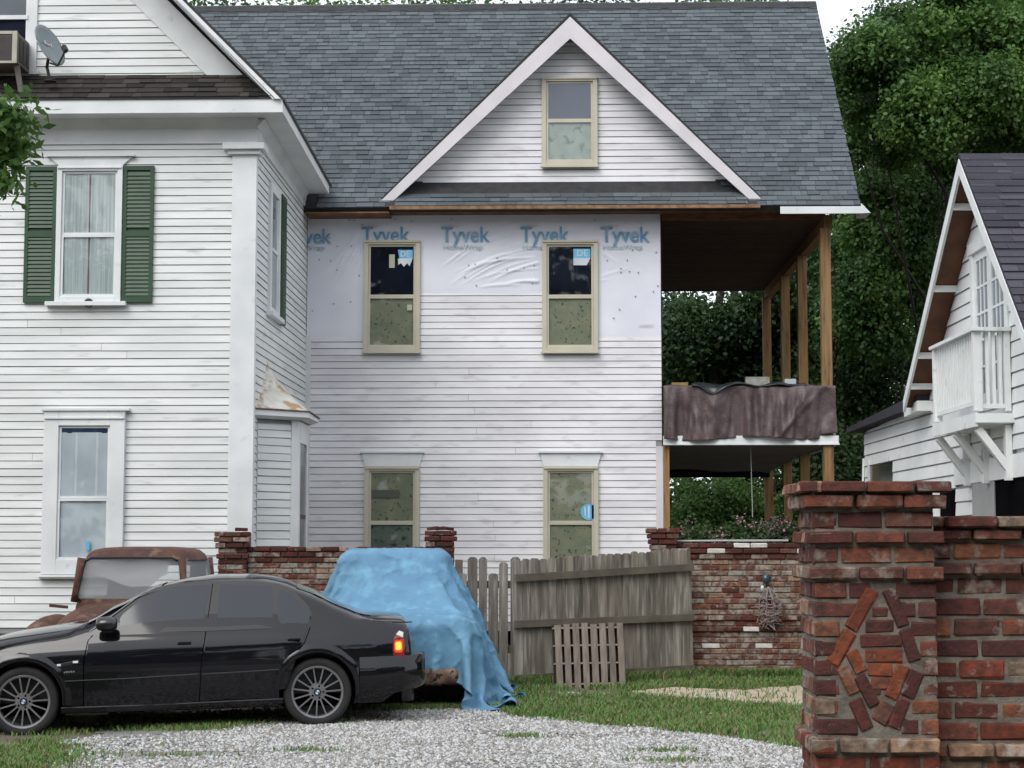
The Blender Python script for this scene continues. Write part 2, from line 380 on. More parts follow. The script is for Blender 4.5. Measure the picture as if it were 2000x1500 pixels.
# ---- windows
def window(pxL, pxR, pyT, pyB, Yw, midpy, fr, back_up, back_lo, par, cas=.075, name='window', header=False, hdr_m=None, casing_m=None, sill=True, curt=None):
    cx = (pxL+pxR)/2
    x0, x1 = X(pxL, (pyT+pyB)/2, Yw), X(pxR, (pyT+pyB)/2, Yw); z1, z0 = Z(cx, pyT, Yw), Z(cx, pyB, Yw); zm = Z(cx, midpy, Yw)
    yf = Yw-.085
    mb = MB(); c = cas
    mb.box(x0, x0+c, yf, Yw-.002, z0, z1); mb.box(x1-c, x1, yf, Yw-.002, z0, z1)
    mb.box(x0+c, x1-c, yf, Yw-.002, z1-c, z1); mb.box(x0+c, x1-c, yf, Yw-.002, z0, z0+c)
    w = mb.build(name, casing_m or fr, par, bevel=.005)
    if sill: MB().box(x0-.02, x1+.02, yf-.03, yf+.03, z0-.035, z0-.002).build('sill', casing_m or fr, w, bevel=.004)
    MB().box(x0+.01, x1-.01, yf-.022, yf-.002, z1-c*.55, z1-c*.55+.02).build('drip_cap', fr, w, bevel=.002)
    s = .032
    for a, b, dy, nm in ((zm, z1-c, .0, 'upper_sash'), (z0+c, zm, .014, 'lower_sash')):
        yy = yf+.018+(.016-dy)
        mb = MB(); xa, xb = x0+c+.002, x1-c-.002
        mb.box(xa, xa+s, yy, yy+.018, a+.002, b-.002); mb.box(xb-s, xb, yy, yy+.018, a+.002, b-.002)
        mb.box(xa+s, xb-s, yy-.001, yy+.018, a+.002, a+s); mb.box(xa+s, xb-s, yy, yy+.018, b-s, b-.002)
        sa = mb.build(nm, fr, w)
        MB().box(xa+s-.004, xb-s+.004, yy+.006, yy+.009, a+s-.004, b-s+.004).build('pane', MT['glass'], w)
        bk = back_up if nm == 'upper_sash' else back_lo
        MB().box(xa+.01, xb-.01, Yw-.035, Yw-.031, a+.006, b-.006).build('window_board' if bk in (MT['osb'], MT['osb_dark'], MT['osb_pale']) else 'window_backing', bk, w)
    if header:
        hz = Z(cx, pyT-26, Yw)
        p = [(x0+.01, z1+.005), (x1-.01, z1+.005), (x1+.05, hz), (x0-.05, hz)]
        MB().extrude([(a, Yw-.05, b) for a, b in p], (0, .048, 0)).build('header_board', hdr_m or MT['white_trim'], w)
        MB().box(x0-.07, x1+.07, Yw-.085, Yw-.002, hz+.001, hz+.03).build('header_cap', hdr_m or MT['white_trim'], w)
    return w, (x0, x1, z0, z1, zm, yf)
BF = MT['beige_frame']
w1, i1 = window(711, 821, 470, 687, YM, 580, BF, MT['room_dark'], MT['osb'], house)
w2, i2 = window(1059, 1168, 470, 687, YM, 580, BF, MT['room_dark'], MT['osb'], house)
w3, i3 = window(712, 820, 911, 1130, YM, 1021, BF, MT['osb'], MT['osb_dark'], house, header=True)
w4, i4 = window(1061, 1169, 911, 1130, YM, 1021, BF, MT['osb'], MT['osb'], house, header=True)
w5, i5 = window(1058, 1167, 152, 325, YM, 237, BF, MT['sky_lilac'], MT['osb_pale'], house)
stick = mat('sticker_blue', (.10,.42,.70), (.16,.50,.75), 8, .5); paper = mat('paper', (.62,.66,.70), (.5,.55,.6), 8, .6); tape = mat('paper_note', (.40,.42,.33), None)
def sticker(par, poly, m, yy, name='sticker'):
    return MB().extrude([(X(a, b, yy), yy, Z(a, b, yy)) for a, b in poly], (0, .001, 0)).build(name, m, par)
yg = YM-.085+.018+.016+.004
sticker(w1, [(777,488),(806,488),(806,503),(798,508),(780,505)], stick, yg-.003); sticker(w1, [(777,505),(806,504),(800,520),(795,514),(789,521),(783,514),(778,517)], paper, yg-.0045)
sticker(w1, [(760,497),(771,497),(771,523),(760,523)], tape, yg-.003, 'note'); sticker(w1, [(795,595),(805,595),(805,606),(795,606)], tape, yg-.018, 'note')
sticker(w2, [(1120,486),(1153,486),(1153,505),(1120,505)], stick, yg-.003); sticker(w2, [(1120,504),(1153,504),(1146,518),(1120,518)], paper, yg-.0045)
text('DE', 791, 501, .15, paper, yg-.0052, w1, 'lettering', bold=.01); text('DE', 1137, 500, .17, paper, yg-.0052, w2, 'lettering', bold=.01)
mb = MB(); p = at(1150, 1000, yg-.004); mb.lathe([(.0, 0), (.13, 0), (.13, .0015)], p, 'y', 20); mb.build('sticker', stick, w4)
mb = MB(); mb.box(p.x-.015, p.x+.015, p.y-.003, p.y-.001, p.z-.10, p.z+.10); mb.box(p.x-.07, p.x-.05, p.y-.003, p.y-.001, p.z-.06, p.z+.08); mb.build('sticker_mark', paper, w4)
sticker(w3, [(724,957),(780,957),(780,972),(724,972)], mat('dark_strip', (.07,.08,.06), None), yg-.003, 'note')  # plain dark strip across the left of the upper pane
# ---- main roof
XL_, XR_ = -9.0, 4.86
def rp(x, s, off=0):   # point on front slope; s = distance up the slope
    L = math.hypot(Y_R-Y_E, Z_R-Z_E); t = s/L
    n = Vector((0, -(Z_R-Z_E)/L, (Y_R-Y_E)/L))
    return Vector((x, Y_E+(Y_R-Y_E)*t, Z_E+(Z_R-Z_E)*t))+n*off
LS = math.hypot(Y_R-Y_E, Z_R-Z_E)
roof = MB().hexa([rp(XL_,0,-.10), rp(XR_,0,-.10), rp(XR_,LS,-.10), rp(XL_,LS,-.10), rp(XL_,0,0), rp(XR_,0,0), rp(XR_,LS,0), rp(XL_,LS,0)])
Y2 = 2*Y_R-Y_E
roof.hexa([(XL_,Y_R+.0,Z_R-.14),(XR_,Y_R+.0,Z_R-.14),(XR_,Y2,Z_E-.12),(XL_,Y2,Z_E-.12),(XL_,Y_R+.0,Z_R-.005),(XR_,Y_R+.0,Z_R-.005),(XR_,Y2,Z_E),(XL_,Y2,Z_E)])
roof = roof.build('roof', [MT['black_edge']], house)
MB().extrude([(XL_+2, Y_R-.13, Z_R-.10), (XL_+2, Y_R, Z_R+.045), (XL_+2, Y_R+.13, Z_R-.10), (XL_+2, Y_R, Z_R-.0)], (XR_-XL_-2, 0, 0)).build('ridge_cap', MT['black_edge'], roof)
# shingle tabs
def tabs(rect, origin, ux, us, n, w, ex, m, parent, n_parts, keep=None, th=.014, order='low'):
    """rows of separate tabs on a slope; the first n_parts are objects, the rest one stuff mesh"""
    mes = [MB().add([(0,0,0),(1,0,0),(1,ex*1.18,0),(0,ex*1.18,0),(0,0,th),(1,0,th),(1,ex*1.18,.001),(0,ex*1.18,.001)], [(0,3,2,1),(4,5,6,7),(0,1,5,4),(1,2,6,5),(2,3,7,6),(3,0,4,7)]).mesh('shingle', q_) for q_ in m]
    ux, us, n, o = Vector(ux), Vector(us), Vector(n), Vector(origin)
    rot = Matrix((ux, us, n)).transposed().to_euler()
    (x0, x1), (s0, s1) = rect; cnt = 0; V = []; MI = []; r = 0; s = s0
    while s < s1-.02:
        x = x0-random.uniform(0, w)
        while x < x1:
            ww = w*random.choice((.55, .8, 1, 1.25, 1.5)); a, b = max(x, x0), min(x+ww-.006, x1)
            if b-a > .03 and (keep is None or keep((a+b)/2, s)):
                tt = random.uniform(.8, 1.7)
                p = o+ux*a+us*(s+random.uniform(-.003,.003))+n*(.001+.0006*(r % 2))
                if cnt < n_parts:
                    ob = link('shingle', random.choice(mes), parent, loc=p, rot=rot, scale=(b-a, 1, tt))
                else:
                    h = th*tt; q = p+ux*(b-a); e = us*ex*1.18
                    V += [p, q, q+e, p+e, p+n*h, q+n*h, q+e+n*.001, p+e+n*.001]; MI += [random.randrange(len(m))]*5
                cnt += 1
            x += ww
        s += ex; r += 1
    if V:
        V = np.array([tuple(v) for v in V]); k = len(V)//8; base = (np.arange(k)*8)[:, None]
        Fq = np.array([(4,5,6,7),(0,1,5,4),(1,2,6,5),(2,3,7,6),(3,0,4,7)])
        bulk('shingles', V, (base[:, None, :]+Fq[None]).reshape(-1, 4), m, parent, mi=np.array(MI))
us = (rp(0, 1)-rp(0, 0)); nn = rp(0, 0, 1)-rp(0, 0, 0)
def keepm(x, s):
    z = Z_E+(Z_R-Z_E)*s/LS
    if abs(x-.2) < (10.25-z)-.15: return False          # under the cross gable
    if x < -7.2: return False
    if x < -3.9 and z < 7.65+(-3.75-x)*1.01-.25: return False
    return True
tabs(((XL_, XR_), (0, LS)), rp(0, 0, .0), (1,0,0), us, nn, .19, .137, SHI['blue'], roof, 190, keepm)
# rake edge, right fascia board and its return
MB().box(X(1524,410,Y_E-.03), XR_+.06, Y_E-.045, Y_E-.015, Z(1600,417,Y_E-.04), Z(1600,403,Y_E-.04)).build('fascia_board', MT['white_trim'], roof)
MB().extrude([(XR_+.0, Y_E-.04, Z(1600,417,Y_E)), (X(1700,416,Y_E), Y_E-.04, Z(1600,417,Y_E)), (XR_+.0, Y_E-.04, Z(1600,398,Y_E))], (0, .5, 0)).build('eave_return', MT['white_trim'], roof)
# raw wood sub-fascia
MB().box(-4.06, -2.72, Y_E-.02, YM+.02, Z(650,417,Y_E), Z_E-.07).build('raw_fascia', MT['brown_wood'], house)
MB().box(-2.71, 3.25, Y_E-.04, Y_E+.03, Z(900,409,Y_E), Z(900,402.5,Y_E)).build('raw_fascia', mat('pale_raw_wood', (.30,.17,.085), (.16,.08,.04), 9, .8), house)
MB().box(-2.75, 4.7, Y_E+.05, YM+.0, EV-.04, EV-.02).build('eave_soffit', MT['brown_wood'], house)
# ---- cross gable
RK = 28.68
GX, GA, GB = X(1114,200,RK), Z(1114,31,RK), Z(745,395,RK)
GH = GX-X(743,393,RK)
gs = (GA-GB)/GH
yb = Y_E+(GA-Z_E)/SL
for sx in (-1, 1):
    A = Vector((GX, RK-.03, GA)); B = Vector((GX+sx*GH, RK-.03, GB)); C = Vector((GX, yb, GA)); D = Vector((GX+sx*GH, 28.9, GB))
    up = Vector((0, 0, .045))
    mb = MB(); mb.add([A, B, D, C, A+up, B+up, D+up, C+up], [(0,1,2,3),(4,5,6,7),(0,1,5,4),(1,2,6,5),(2,3,7,6),(3,0,4,7)])
    mb.build('gable_roof', MT['black_edge'], roof)
    # shingles on the gable slope (mostly hidden from below)
    # white rake board
    wd = .255
    a0 = Vector((GX, (RK-.06), GA-.03)); b0 = Vector((GX+sx*(GH-.0), (RK-.06), GB-.0))
    mb = MB(); mb.extrude([a0, b0, b0+Vector((-sx*.20, 0, -.0)), Vector((GX, (RK-.06), GA-.03-wd*1.42))], (0, .03, 0))
    mb.build('rake_board', MT['rake_trim'], roof)
    a1 = Vector((GX, RK-.03, GA-.08)); b1 = Vector((GX+sx*(GH-.1), RK-.03, GB))
    MB().extrude([a1, b1, b1+Vector((-sx*.04, 0, 0)), a1-Vector((0, 0, .05))], (0, .30, 0)).build('rake_soffit', MT['white_trim'], roof)
gw = MB().extrude([(GX-GH+.30, YM, 7.25), (GX+GH-.30, YM, 7.25), (GX, YM, GA-.16)], (0, .2, 0)).build('gable_wall', MT['wall_core'], house)
def gclip(z, zt):
    h0 = (GA-.12-z)/gs; h1 = (GA-.12-zt)/gs
    return [((GX-h0, GX-h1), (GX+h0, GX+h1))]
z_gb = Z(1000,370,YM)
clapboards(gw, (0, YM, 0), (1,0,0), (0,-1,0), z_gb, GA-.35, .1085, gclip, MT['main_siding'])
# pent roof strip under the gable
pz0, pz1 = Z_E+.005, z_gb-.01
pe = MB().extrude([(GX-GH+.1, 28.47, pz0), (GX-GH+.1, YM-.025, pz0), (GX-GH+.1, YM-.025, pz1), (GX-GH+.1, YM-.16, pz1-.04)], (2*GH-.2, 0, 0)).build('pent_roof', MT['black_edge'], roof)
pu = Vector((0, .37, pz1-.04-pz0)).normalized(); pn = Vector((0, -pu.z, pu.y))
tabs(((GX-GH+.25, GX+GH-.25), (0, .33)), Vector((0, 28.465, pz0+.01)), (1,0,0), pu, pn, .3, .12, SHI['blue'], pe, 70)
MB().box(GX-GH+.32, X(862,372,YM), YM-.06, YM-.03, z_gb-.075, z_gb-.055).build('flashing', MT['white_trim'], pe)
# ================================================================ FRONT WING
wall = MB().box(-8.6, XC-.32, YW, YW+.028, .5, 7.5).build('wing_wall', MT['wall_core'], house)
PW = .1064
clapboards(wall, (0, YW, 0), (1,0,0), (0,-1,0), .58, 7.14, PW, lambda z, zt: [(-8.3, XC-.31)], MT['white_siding'], joints=.35)
side = MB().box(XC-.03, XC-.001, YW+.02, YM, .5, 7.5).build('wing_side_wall', MT['wall_core'], house)
clapboards(side, (XC, 0, 0), (0,1,0), (1,0,0), .58, 7.14, PW, lambda z, zt: [(YW+.02, YM-.0)], MT['white_siding'])
# corner pilaster with capital
MB().box(XC-.31, XC+.025, YW-.04, YW+.09, .5, 7.03).build('corner_board', MT['white_trim'], house, bevel=.004)
cb = MB(); cb.box(XC-.37, XC+.08, YW-.095, YW+.15, 6.98, 7.04); cb.box(XC-.43, XC+.14, YW-.15, YW+.22, 7.04, 7.13); cb.build('corner_capital', MT['white_trim'], house, bevel=.006)
# frieze and cornice
FZ0, FZ1 = 7.14, 7.47
MB().box(-8.3, XC+.03, YW-.035, YW+.02, FZ0, FZ1+.02).build('frieze_board', MT['white_trim'], house)
MB().box(XC-.0, XC+.035, YW+.021, YM-.0, FZ0, FZ1+.02).build('frieze_board', MT['white_trim'], house)
YE = 23.52; XE = -3.68
mb = MB()
mb.hexa([(-8.6,YE+.03,FZ1+.0),(XE-.03,YE+.03,FZ1),(XC,YW-.0,FZ1-.0),(-8.6,YW,FZ1), (-8.6,YE+.03,FZ1+.03),(XE-.03,YE+.03,FZ1+.03),(XC,YW,FZ1+.03),(-8.6,YW,FZ1+.03)])
mb.hexa([(XE-.03,YE+.03,FZ1+.001),(XE-.03,28.5,FZ1-.14),(XC,28.5,FZ1-.14),(XC,YW,FZ1+.001), (XE-.03,YE+.03,FZ1+.031),(XE-.03,28.5,FZ1-.11),(XC,28.5,FZ1-.11),(XC,YW,FZ1+.031)])
mb.build('soffit', MT['white_trim'], house)
# crown moulding under the soffit
MB().extrude([(-8.3, YW-.036, FZ1-.002), (-8.3, YW-.14, FZ1-.002), (-8.3, YW-.036, FZ1-.12)], (8.3+XC+.05, 0, 0)).build('crown_moulding', MT['white_trim'], house)
MB().extrude([(XC+.036, YW-.1, FZ1-.01), (XC+.14, YW-.1, FZ1-.01), (XC+.036, YW-.1, FZ1-.12)], (0, 4.5, -.12)).build('crown_moulding', MT['white_trim'], house)
MB().box(-8.6, XE, YE, YE+.03, FZ1-.012, 7.655).build('fascia_board', MT['white_trim'], house, bevel=.003)
MB().hexa([(XE-.03,YE+.031,FZ1-.012),(XE,YE+.0305,FZ1-.012),(XE,28.4,FZ1-.16),(XE-.03,28.4,FZ1-.16),(XE-.03,YE+.031,7.64),(XE,YE+.0305,7.64),(XE,28.4,7.47),(XE-.03,28.4,7.47)]).build('fascia_board', MT['white_trim'], house)
# wing roof
AX = -7.75; AZ = 7.65+(-3.75-AX)*1.01
wr = MB()
for sx in (1, -1):
    E0 = AX+sx*(AX*-1-3.66)
    E0 = AX+sx*(abs(AX)-3.66)
    P0 = Vector((AX, 23.50, AZ+.03)); P1 = Vector((E0, 23.50, 7.60)); P2 = Vector((E0, 28.6, 7.44)); P3 = Vector((AX, 31.5, AZ+.03)); u = Vector((0, 0, .05))
    wr.add([P0, P1, P2, P3, P0+u, P1+u, P2+u, P3+u], [(0,1,2,3),(4,5,6,7),(0,1,5,4),(1,2,6,5),(2,3,7,6),(3,0,4,7)])
wroof = wr.build('wing_roof', MT['black_edge'], house)
for sx in (1, -1):
    E0 = AX+sx*(abs(AX)-3.70)
    P0 = Vector((AX, 23.46, AZ+.04)); P1 = Vector((E0, 23.46, 7.63))
    MB().extrude([P0, P1, P1-Vector((sx*.07, 0, 0)), P0-Vector((0, 0, .075))], (0, .03, 0)).build('rake_board', MT['white_trim'], wroof)
    MB().extrude([P0-Vector((0,-.03,.02)), P1-Vector((sx*.08,-.03,.0)), P1-Vector((sx*.11,-.03,0)), P0-Vector((0,-.03,.05))], (0, .5, 0)).build('rake_soffit', MT['white_trim'], wroof)
ug = MB().extrude([(AX-3.6, YW, 7.7), (AX+3.6, YW, 7.7), (AX, YW, 7.7+3.62)], (0, .2, 0)).build('upper_gable_wall', MT['wall_core'], house)
xi = X(418,150,YW); zi = Z(418,150,YW)
def uclip(z, zt): return [(-8.3, (xi-(z-zi)*1.0+.05, xi-(zt-zi)*1.0+.05))]
clapboards(ug, (0, YW, 0), (1,0,0), (0,-1,0), zi-.05, 10.4, PW, uclip, MT['white_siding'])
a = Vector((xi, YW-.03, zi-.08)); b = Vector((xi+.50, YW-.03, zi-.08))
MB().extrude([a, b, b+Vector((-2.6, 0, 2.6)), a+Vector((-2.6, 0, 2.6))], (0, .028, 0)).build('rake_frieze', MT['white_trim'], house)
# pent roof over the wing front
py0 = Vector((0, YE-.02, 7.665)); py1 = Vector((0, YW-.03, Z(300,150,YW)+.0))
pw_ = MB().hexa([(-8.3,py0.y,py0.z-.02),(-3.72,py0.y,py0.z-.02),(-4.15,YW,py0.z-.02),(-8.3,YW,py0.z-.02),(-8.3,py0.y,py0.z),(-3.70,py0.y,py0.z),(-4.18,YW-.02,py1.z),(-8.3,YW-.02,py1.z)]).build('pent_roof', MT['black_edge'], house)
pu = (py1-py0).normalized(); pn = Vector((0, -pu.z, pu.y))
tabs(((-8.1, -3.70), (0, (py1-py0).length-.02)), py0, (1,0,0), pu, pn, .24, .135, SHI['brown'], pw_, 90, keep=lambda x, s: x < -3.76-s*.72)
# ---- wing windows
WT = MT['white_trim']
w6, i6 = window(112, 240, 326, 590, YW, 460, WT, MT['curtain'], MT['curtain'], house, cas=.07, casing_m=WT)
w7, i7 = window(86, 244, 803, 1122, YW, 974, WT, MT['sheet'], MT['sheet'], house, cas=.20, casing_m=WT)
# curtains with folds (behind the glass)
def folds(x0, x1, z0, z1, y, m, par, name, n=60, amp=.006, k=60, gap=None):
    P = []
    for i in range(n+1):
        x = x0+(x1-x0)*i/n
        P.append([Vector((x+.004*math.sin(j*2+i), y-amp*(math.sin(k*x)+.6*math.sin(k*1.7*x+1)+.4*mnoise.noise(Vector((x*9, j, 2)))), z0+(z1-z0)*j/8)) for j in range(9)])
    return MB().grid(P).build(name, m, par, smooth=True)
x0, x1, z0, z1, zm, yf = i6
xm = (x0+x1)/2
folds(x0+.11, xm-.012, z0+.1, z1-.13, YW-.0405, MT['curtain'], w6, 'curtain', amp=.0015); folds(xm+.012, x1-.11, z0+.1, z1-.13, YW-.0405, MT['curtain'], w6, 'curtain', amp=.0015)
MB().box(xm-.012, xm+.012, YW-.038, YW-.0375, z0+.1, z1-.1).build('curtain_gap', mat('reddish_lining', (.22,.12,.11), None), w6)
MB().extrude([(x0+.02, YW-.05, z1+.002), (x1-.02, YW-.05, z1+.002), (x1+.12, YW-.05, z1+.13), (x0-.12, YW-.05, z1+.13)], (0, .048, 0)).build('header_board', WT, w6)
MB().box(x0-.15, x1+.16, YW-.09, YW-.002, z1+.131, z1+.155).build('header_cap', WT, w6)
MB().box(x0-.12, x1+.08, YW-.12, YW-.005, z0-.06, z0-.003).build('sill_board', WT, w6, bevel=.004)
for sx0, sx1 in ((x0-.435, x0-.008), (x1+.008, x1+.425)):
    mb = MB(); za, zb = z0-.01, z1-.0; ya, yb_ = YW-.062, YW-.024
    for (a, b) in ((sx0, sx0+.05), (sx1-.05, sx1)): mb.box(a, b, ya, yb_, za, zb)
    for (a, b) in ((za, za+.08), (zb-.06, zb), ((za+zb)/2-.04, (za+zb)/2+.04)): mb.box(sx0+.05, sx1-.05, ya+.001, yb_, a, b)
    mb.box(sx0+.04, sx1-.04, yb_-.004, yb_-.001, za+.03, zb-.03)
    sh = mb.build('shutter', MT['shutter'], house, bevel=.003)
    mb = MB(); n = 31
    for k in range(n):
        z = za+.09+(zb-za-.17)*k/n
        if abs(z-(za+zb)/2+.02) < .055: continue
        mb.hexa([(sx0+.05,ya+.004,z),(sx1-.05,ya+.004,z),(sx1-.05,ya+.012,z),(sx0+.05,ya+.012,z),(sx0+.05,ya+.024,z+.058),(sx1-.05,ya+.024,z+.058),(sx1-.05,ya+.032,z+.058),(sx0+.05,ya+.032,z+.058)])
    mb.build('louvres', MT['shutter'], sh, kind='stuff')
# lower wing window: hung sheet and blue fringe
x0, x1, z0, z1, zm, yf = i7
folds(x0+.235, x1-.235, zm+.03, z1-.29, YW-.040, MT['sheet'], w7, 'hung_sheet', amp=.0015, k=25)
MB().box(x0+.235, x1-.235, YW-.039, YW-.0385, z1-.30, z1-.235).build('valance', MT['blue_cloth'], w7)
MB().box(x0-.04, x1+.06, YW-.11, YW-.005, z1+.0, z1+.03).build('header_cap', WT, w7)
MB().box(x0-.03, x1+.03, YW-.10, YW-.005, z0-.05, z0-.002).build('sill_board', WT, w7)
mb = MB(); p = at(172, 1066, yf+.02); mb.box(p.x-.03, p.x+.02, yf+.020, yf+.023, p.z-.06, p.z+.06); mb.build('sticker', stick, w7)
# side window of the wing with its shutter
ys0, ys1 = 25.05, 25.95
zs1, zs0 = 6.83, 4.97
def sbox(mb, a, b, d0, d1, c, d): return mb.box(XC+d0, XC+d1, a, b, c, d)
mb = MB(); sbox(mb, ys0, ys0+.14, .0, .055, zs0, zs1); sbox(mb, ys1-.14, ys1, .0, .055, zs0, zs1); sbox(mb, ys0+.14, ys1-.14, 0, .055, zs1-.12, zs1); sbox(mb, ys0+.14, ys1-.14, 0, .055, zs0, zs0+.08)
w8 = mb.build('window', WT, house)
mb = MB(); sbox(mb, ys0-.08, ys1+.1, .0, .11, zs0-.06, zs0-.002); mb.build('sill', WT, w8)
mb = MB(); sbox(mb, ys0+.14, ys1-.14, .015, .04, (zs0+zs1)/2-.02, (zs0+zs1)/2+.025); sbox(mb, ys0+.14, ys0+.18, .015, .035, zs0+.08, zs1-.12); sbox(mb, ys1-.18, ys1-.14, .015, .035, zs0+.08, zs1-.12); mb.build('sash', WT, w8)
mb = MB(); sbox(mb, ys0+.18, ys1-.18, .024, .026, zs0+.08, zs1-.12); mb.build('pane', MT['glass'], w8)
mb = MB(); sbox(mb, ys0+.14, ys1-.14, .019, .021, zs0+.08, zs1-.12); mb.build('window_backing', MT['curtain'], w8)
mb = MB(); sbox(mb, ys1+.01, ys1+.44, .03, .075, zs0-.05, zs1); sh = mb.build('shutter', MT['shutter'], house)
mb = MB()
for k in range(30): sbox(mb, ys1+.06, ys1+.39, .0755, .083, zs0+.04+k*.059, zs0+.07+k*.059)
mb.build('louvres', MT['shutter'], sh, kind='stuff')
# ---- bay
by0, bt, by1 = 24.33, .49, 25.72
P = [(XC, by0), (XC+bt, by0+bt), (XC+bt, by1), (XC, by1+bt)]
bay = MB().extrude([(x, y, .5) for x, y in P], (0, 0, 2.95)).build('bay', MT['wall_core'], house)
dv = Vector((1, 1, 0)).normalized(); nv = Vector((1, -1, 0)).normalized(); ln = bt*math.sqrt(2)
clapboards(bay, (XC, by0, 0), dv, nv, .6, 3.34, .1064, lambda z, zt: [(.02, ln-.10)], MT['white_siding'])
e = Vector((XC, by0, 0))
def bpt(s, d, z): q = e+dv*s+nv*d; return (q.x, q.y, z)
MB().hexa([bpt(ln-.11,.028,.6), bpt(ln+.02,.028,.6), bpt(ln+.02,-.03,.6), bpt(ln-.11,-.03,.6), bpt(ln-.11,.028,3.40), bpt(ln+.02,.028,3.40), bpt(ln+.02,-.03,3.40), bpt(ln-.11,-.03,3.40)]).build('corner_board', WT, bay)
mb = MB(); mb.box(XC+bt, XC+bt+.03, by0+bt+.02, by0+bt+.14, .6, 3.4); mb.box(XC+bt, XC+bt+.03, by1-.12, by1, .6, 3.4); mb.box(XC+bt, XC+bt+.03, by0+bt+.14, by1-.12, 3.1, 3.4); mb.build('bay_window', WT, bay)
MB().box(XC+bt+.001, XC+bt+.008, by0+bt+.14, by1-.12, .9, 3.1).build('pane', mat('bay_pane', (.12,.13,.14), (.2,.21,.22), 2, .2), bay)
MB().box(XC+bt+.008, XC+bt+.02, by0+bt+.14, by1-.12, 2.05, 2.10).build('sash_rail', MT['metal_dark'], bay)
# bay eave and flared cone roof
o_ = .17
Q = [(XC, by0-o_*1.3), (XC+bt+o_*.4, by0+bt-o_), (XC+bt+o_, by0+bt-o_*.4), (XC+bt+o_, by1+o_*.4), (XC+bt+o_*.4, by1+bt*.3+o_*.8), (XC, by1+bt+o_*.6)]
Q0 = [(XC, by0-.07), (XC+bt+.03, by0+bt-.06), (XC+bt+.06, by0+bt-.02), (XC+bt+.06, by1), (XC+bt, by1+.2), (XC, by1+bt)]
mb = MB()
mb.grid([[(x, y, 3.40) for x, y in Q0], [(x, y, 3.44) for x, y in Q], [(x, y, 3.52) for x, y in Q]])
bc = mb.build('bay_cornice', WT, bay)
pk = (XC+.0, by0+.78, 4.30); rows = []
for j in range(9):
    t = j/8; f = (1-t)**1.6*.9+.10*(1-t)
    rows.append([(pk[0]+(x-pk[0])*f+.001*(1 if k else 0), pk[1]+(y-pk[1])*f, 3.50+.80*t) for k, (x, y) in enumerate(Q)])
MB().grid(rows).build('bay_roof', MT['rust_roof'], bay, smooth=False)
mb = MB(); q = Q[1:4]
mb.tube([(XC+.0, Q[0][1]-.012, 3.525), (Q[1][0], Q[1][1]-.012, 3.525), (Q[2][0]+.012, Q[2][1], 3.525), (Q[3][0]+.012, Q[3][1], 3.50)], .012, 6)
mb.build('rusty_edge', mat('rust', (.10,.05,.03), (.2,.14,.1), 20, .8), bay)
# ---- attic window in the wing gable
x0, x1 = X(-60, 60, YW), X(52, 60, YW); zt_, zb_ = Z(20,-60,YW), Z(20,140,YW)
mb = MB(); mb.box(x1, x1+.155, YW-.045, YW-.002, zb_, zt_); mb.box(x0-.155, x0, YW-.045, YW-.002, zb_, zt_); mb.box(x0-.2, x1+.2, YW-.06, YW-.002, zb_-.05, zb_-.001)
w9 = mb.build('window', WT, house)
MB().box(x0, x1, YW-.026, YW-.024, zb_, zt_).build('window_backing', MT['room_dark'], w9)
MB().box(x0, x1, YW-.034, YW-.031, Z(20,33,YW), zt_).build('pane', mat('grey_pane', (.09,.11,.13), (.07,.09,.1), 2, .15), w9)
MB().box(x0, x1+.03, YW-.06, YW-.021, Z(20,40,YW), Z(20,32,YW)).build('sash_rail', WT, w9)
# ================================================================ PORCH
XP = 4.35
pz = Z(1450,870,YM)     # underside of fascia
mb = MB(); cz = 6.98
n = 38
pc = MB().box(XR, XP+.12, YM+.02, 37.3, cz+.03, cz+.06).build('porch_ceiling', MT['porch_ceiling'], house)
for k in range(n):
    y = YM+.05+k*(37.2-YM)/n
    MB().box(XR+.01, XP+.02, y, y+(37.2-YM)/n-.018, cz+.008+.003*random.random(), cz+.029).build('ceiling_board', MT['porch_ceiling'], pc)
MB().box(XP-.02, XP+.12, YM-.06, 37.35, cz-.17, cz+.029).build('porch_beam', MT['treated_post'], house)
MB().box(XR+.02, XP-.021, YM-.06, YM+.03, cz-.02, cz+.1).build('porch_beam', MT['brown_wood'], house)
for yy, w in ((29.0, .165), (31.8, .165), (34.2, .165), (37.2, .165)):
    MB().box(XP-w/2, XP+w/2, yy-w/2, yy+w/2, .1, cz-.171).build('porch_post', MT['treated_post'], house, bevel=.006)
MB().box(XR+.015, XR+.115, YM-.03, YM+.06, .3, pz-.003).build('porch_post', MT['treated_post'], house)
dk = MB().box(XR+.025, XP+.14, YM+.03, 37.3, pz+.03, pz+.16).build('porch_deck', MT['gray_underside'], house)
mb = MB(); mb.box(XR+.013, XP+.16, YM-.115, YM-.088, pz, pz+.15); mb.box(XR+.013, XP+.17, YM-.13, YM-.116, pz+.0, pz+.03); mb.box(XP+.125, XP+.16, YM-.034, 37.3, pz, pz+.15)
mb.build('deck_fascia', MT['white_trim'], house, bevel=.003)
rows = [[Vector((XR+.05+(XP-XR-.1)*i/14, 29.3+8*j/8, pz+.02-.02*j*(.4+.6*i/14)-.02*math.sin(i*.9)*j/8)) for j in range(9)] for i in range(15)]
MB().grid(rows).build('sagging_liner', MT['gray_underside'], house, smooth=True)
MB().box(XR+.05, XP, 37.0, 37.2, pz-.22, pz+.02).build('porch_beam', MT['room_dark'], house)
MB().box(XR+.05, XP+.1, YM-.04, YM+.03, pz+.16, 4.20).build('porch_low_wall', MT['white_trim'], house)
MB().box(XP+.03, XP+.12, YM-.06, YM+.04, pz+.16, 4.23).build('rail_post', MT['white_trim'], house)
MB().box(XR, XP+.1, YM, 37.3, .05, .35).build('ground_floor_deck', MT['gray_underside'], house)
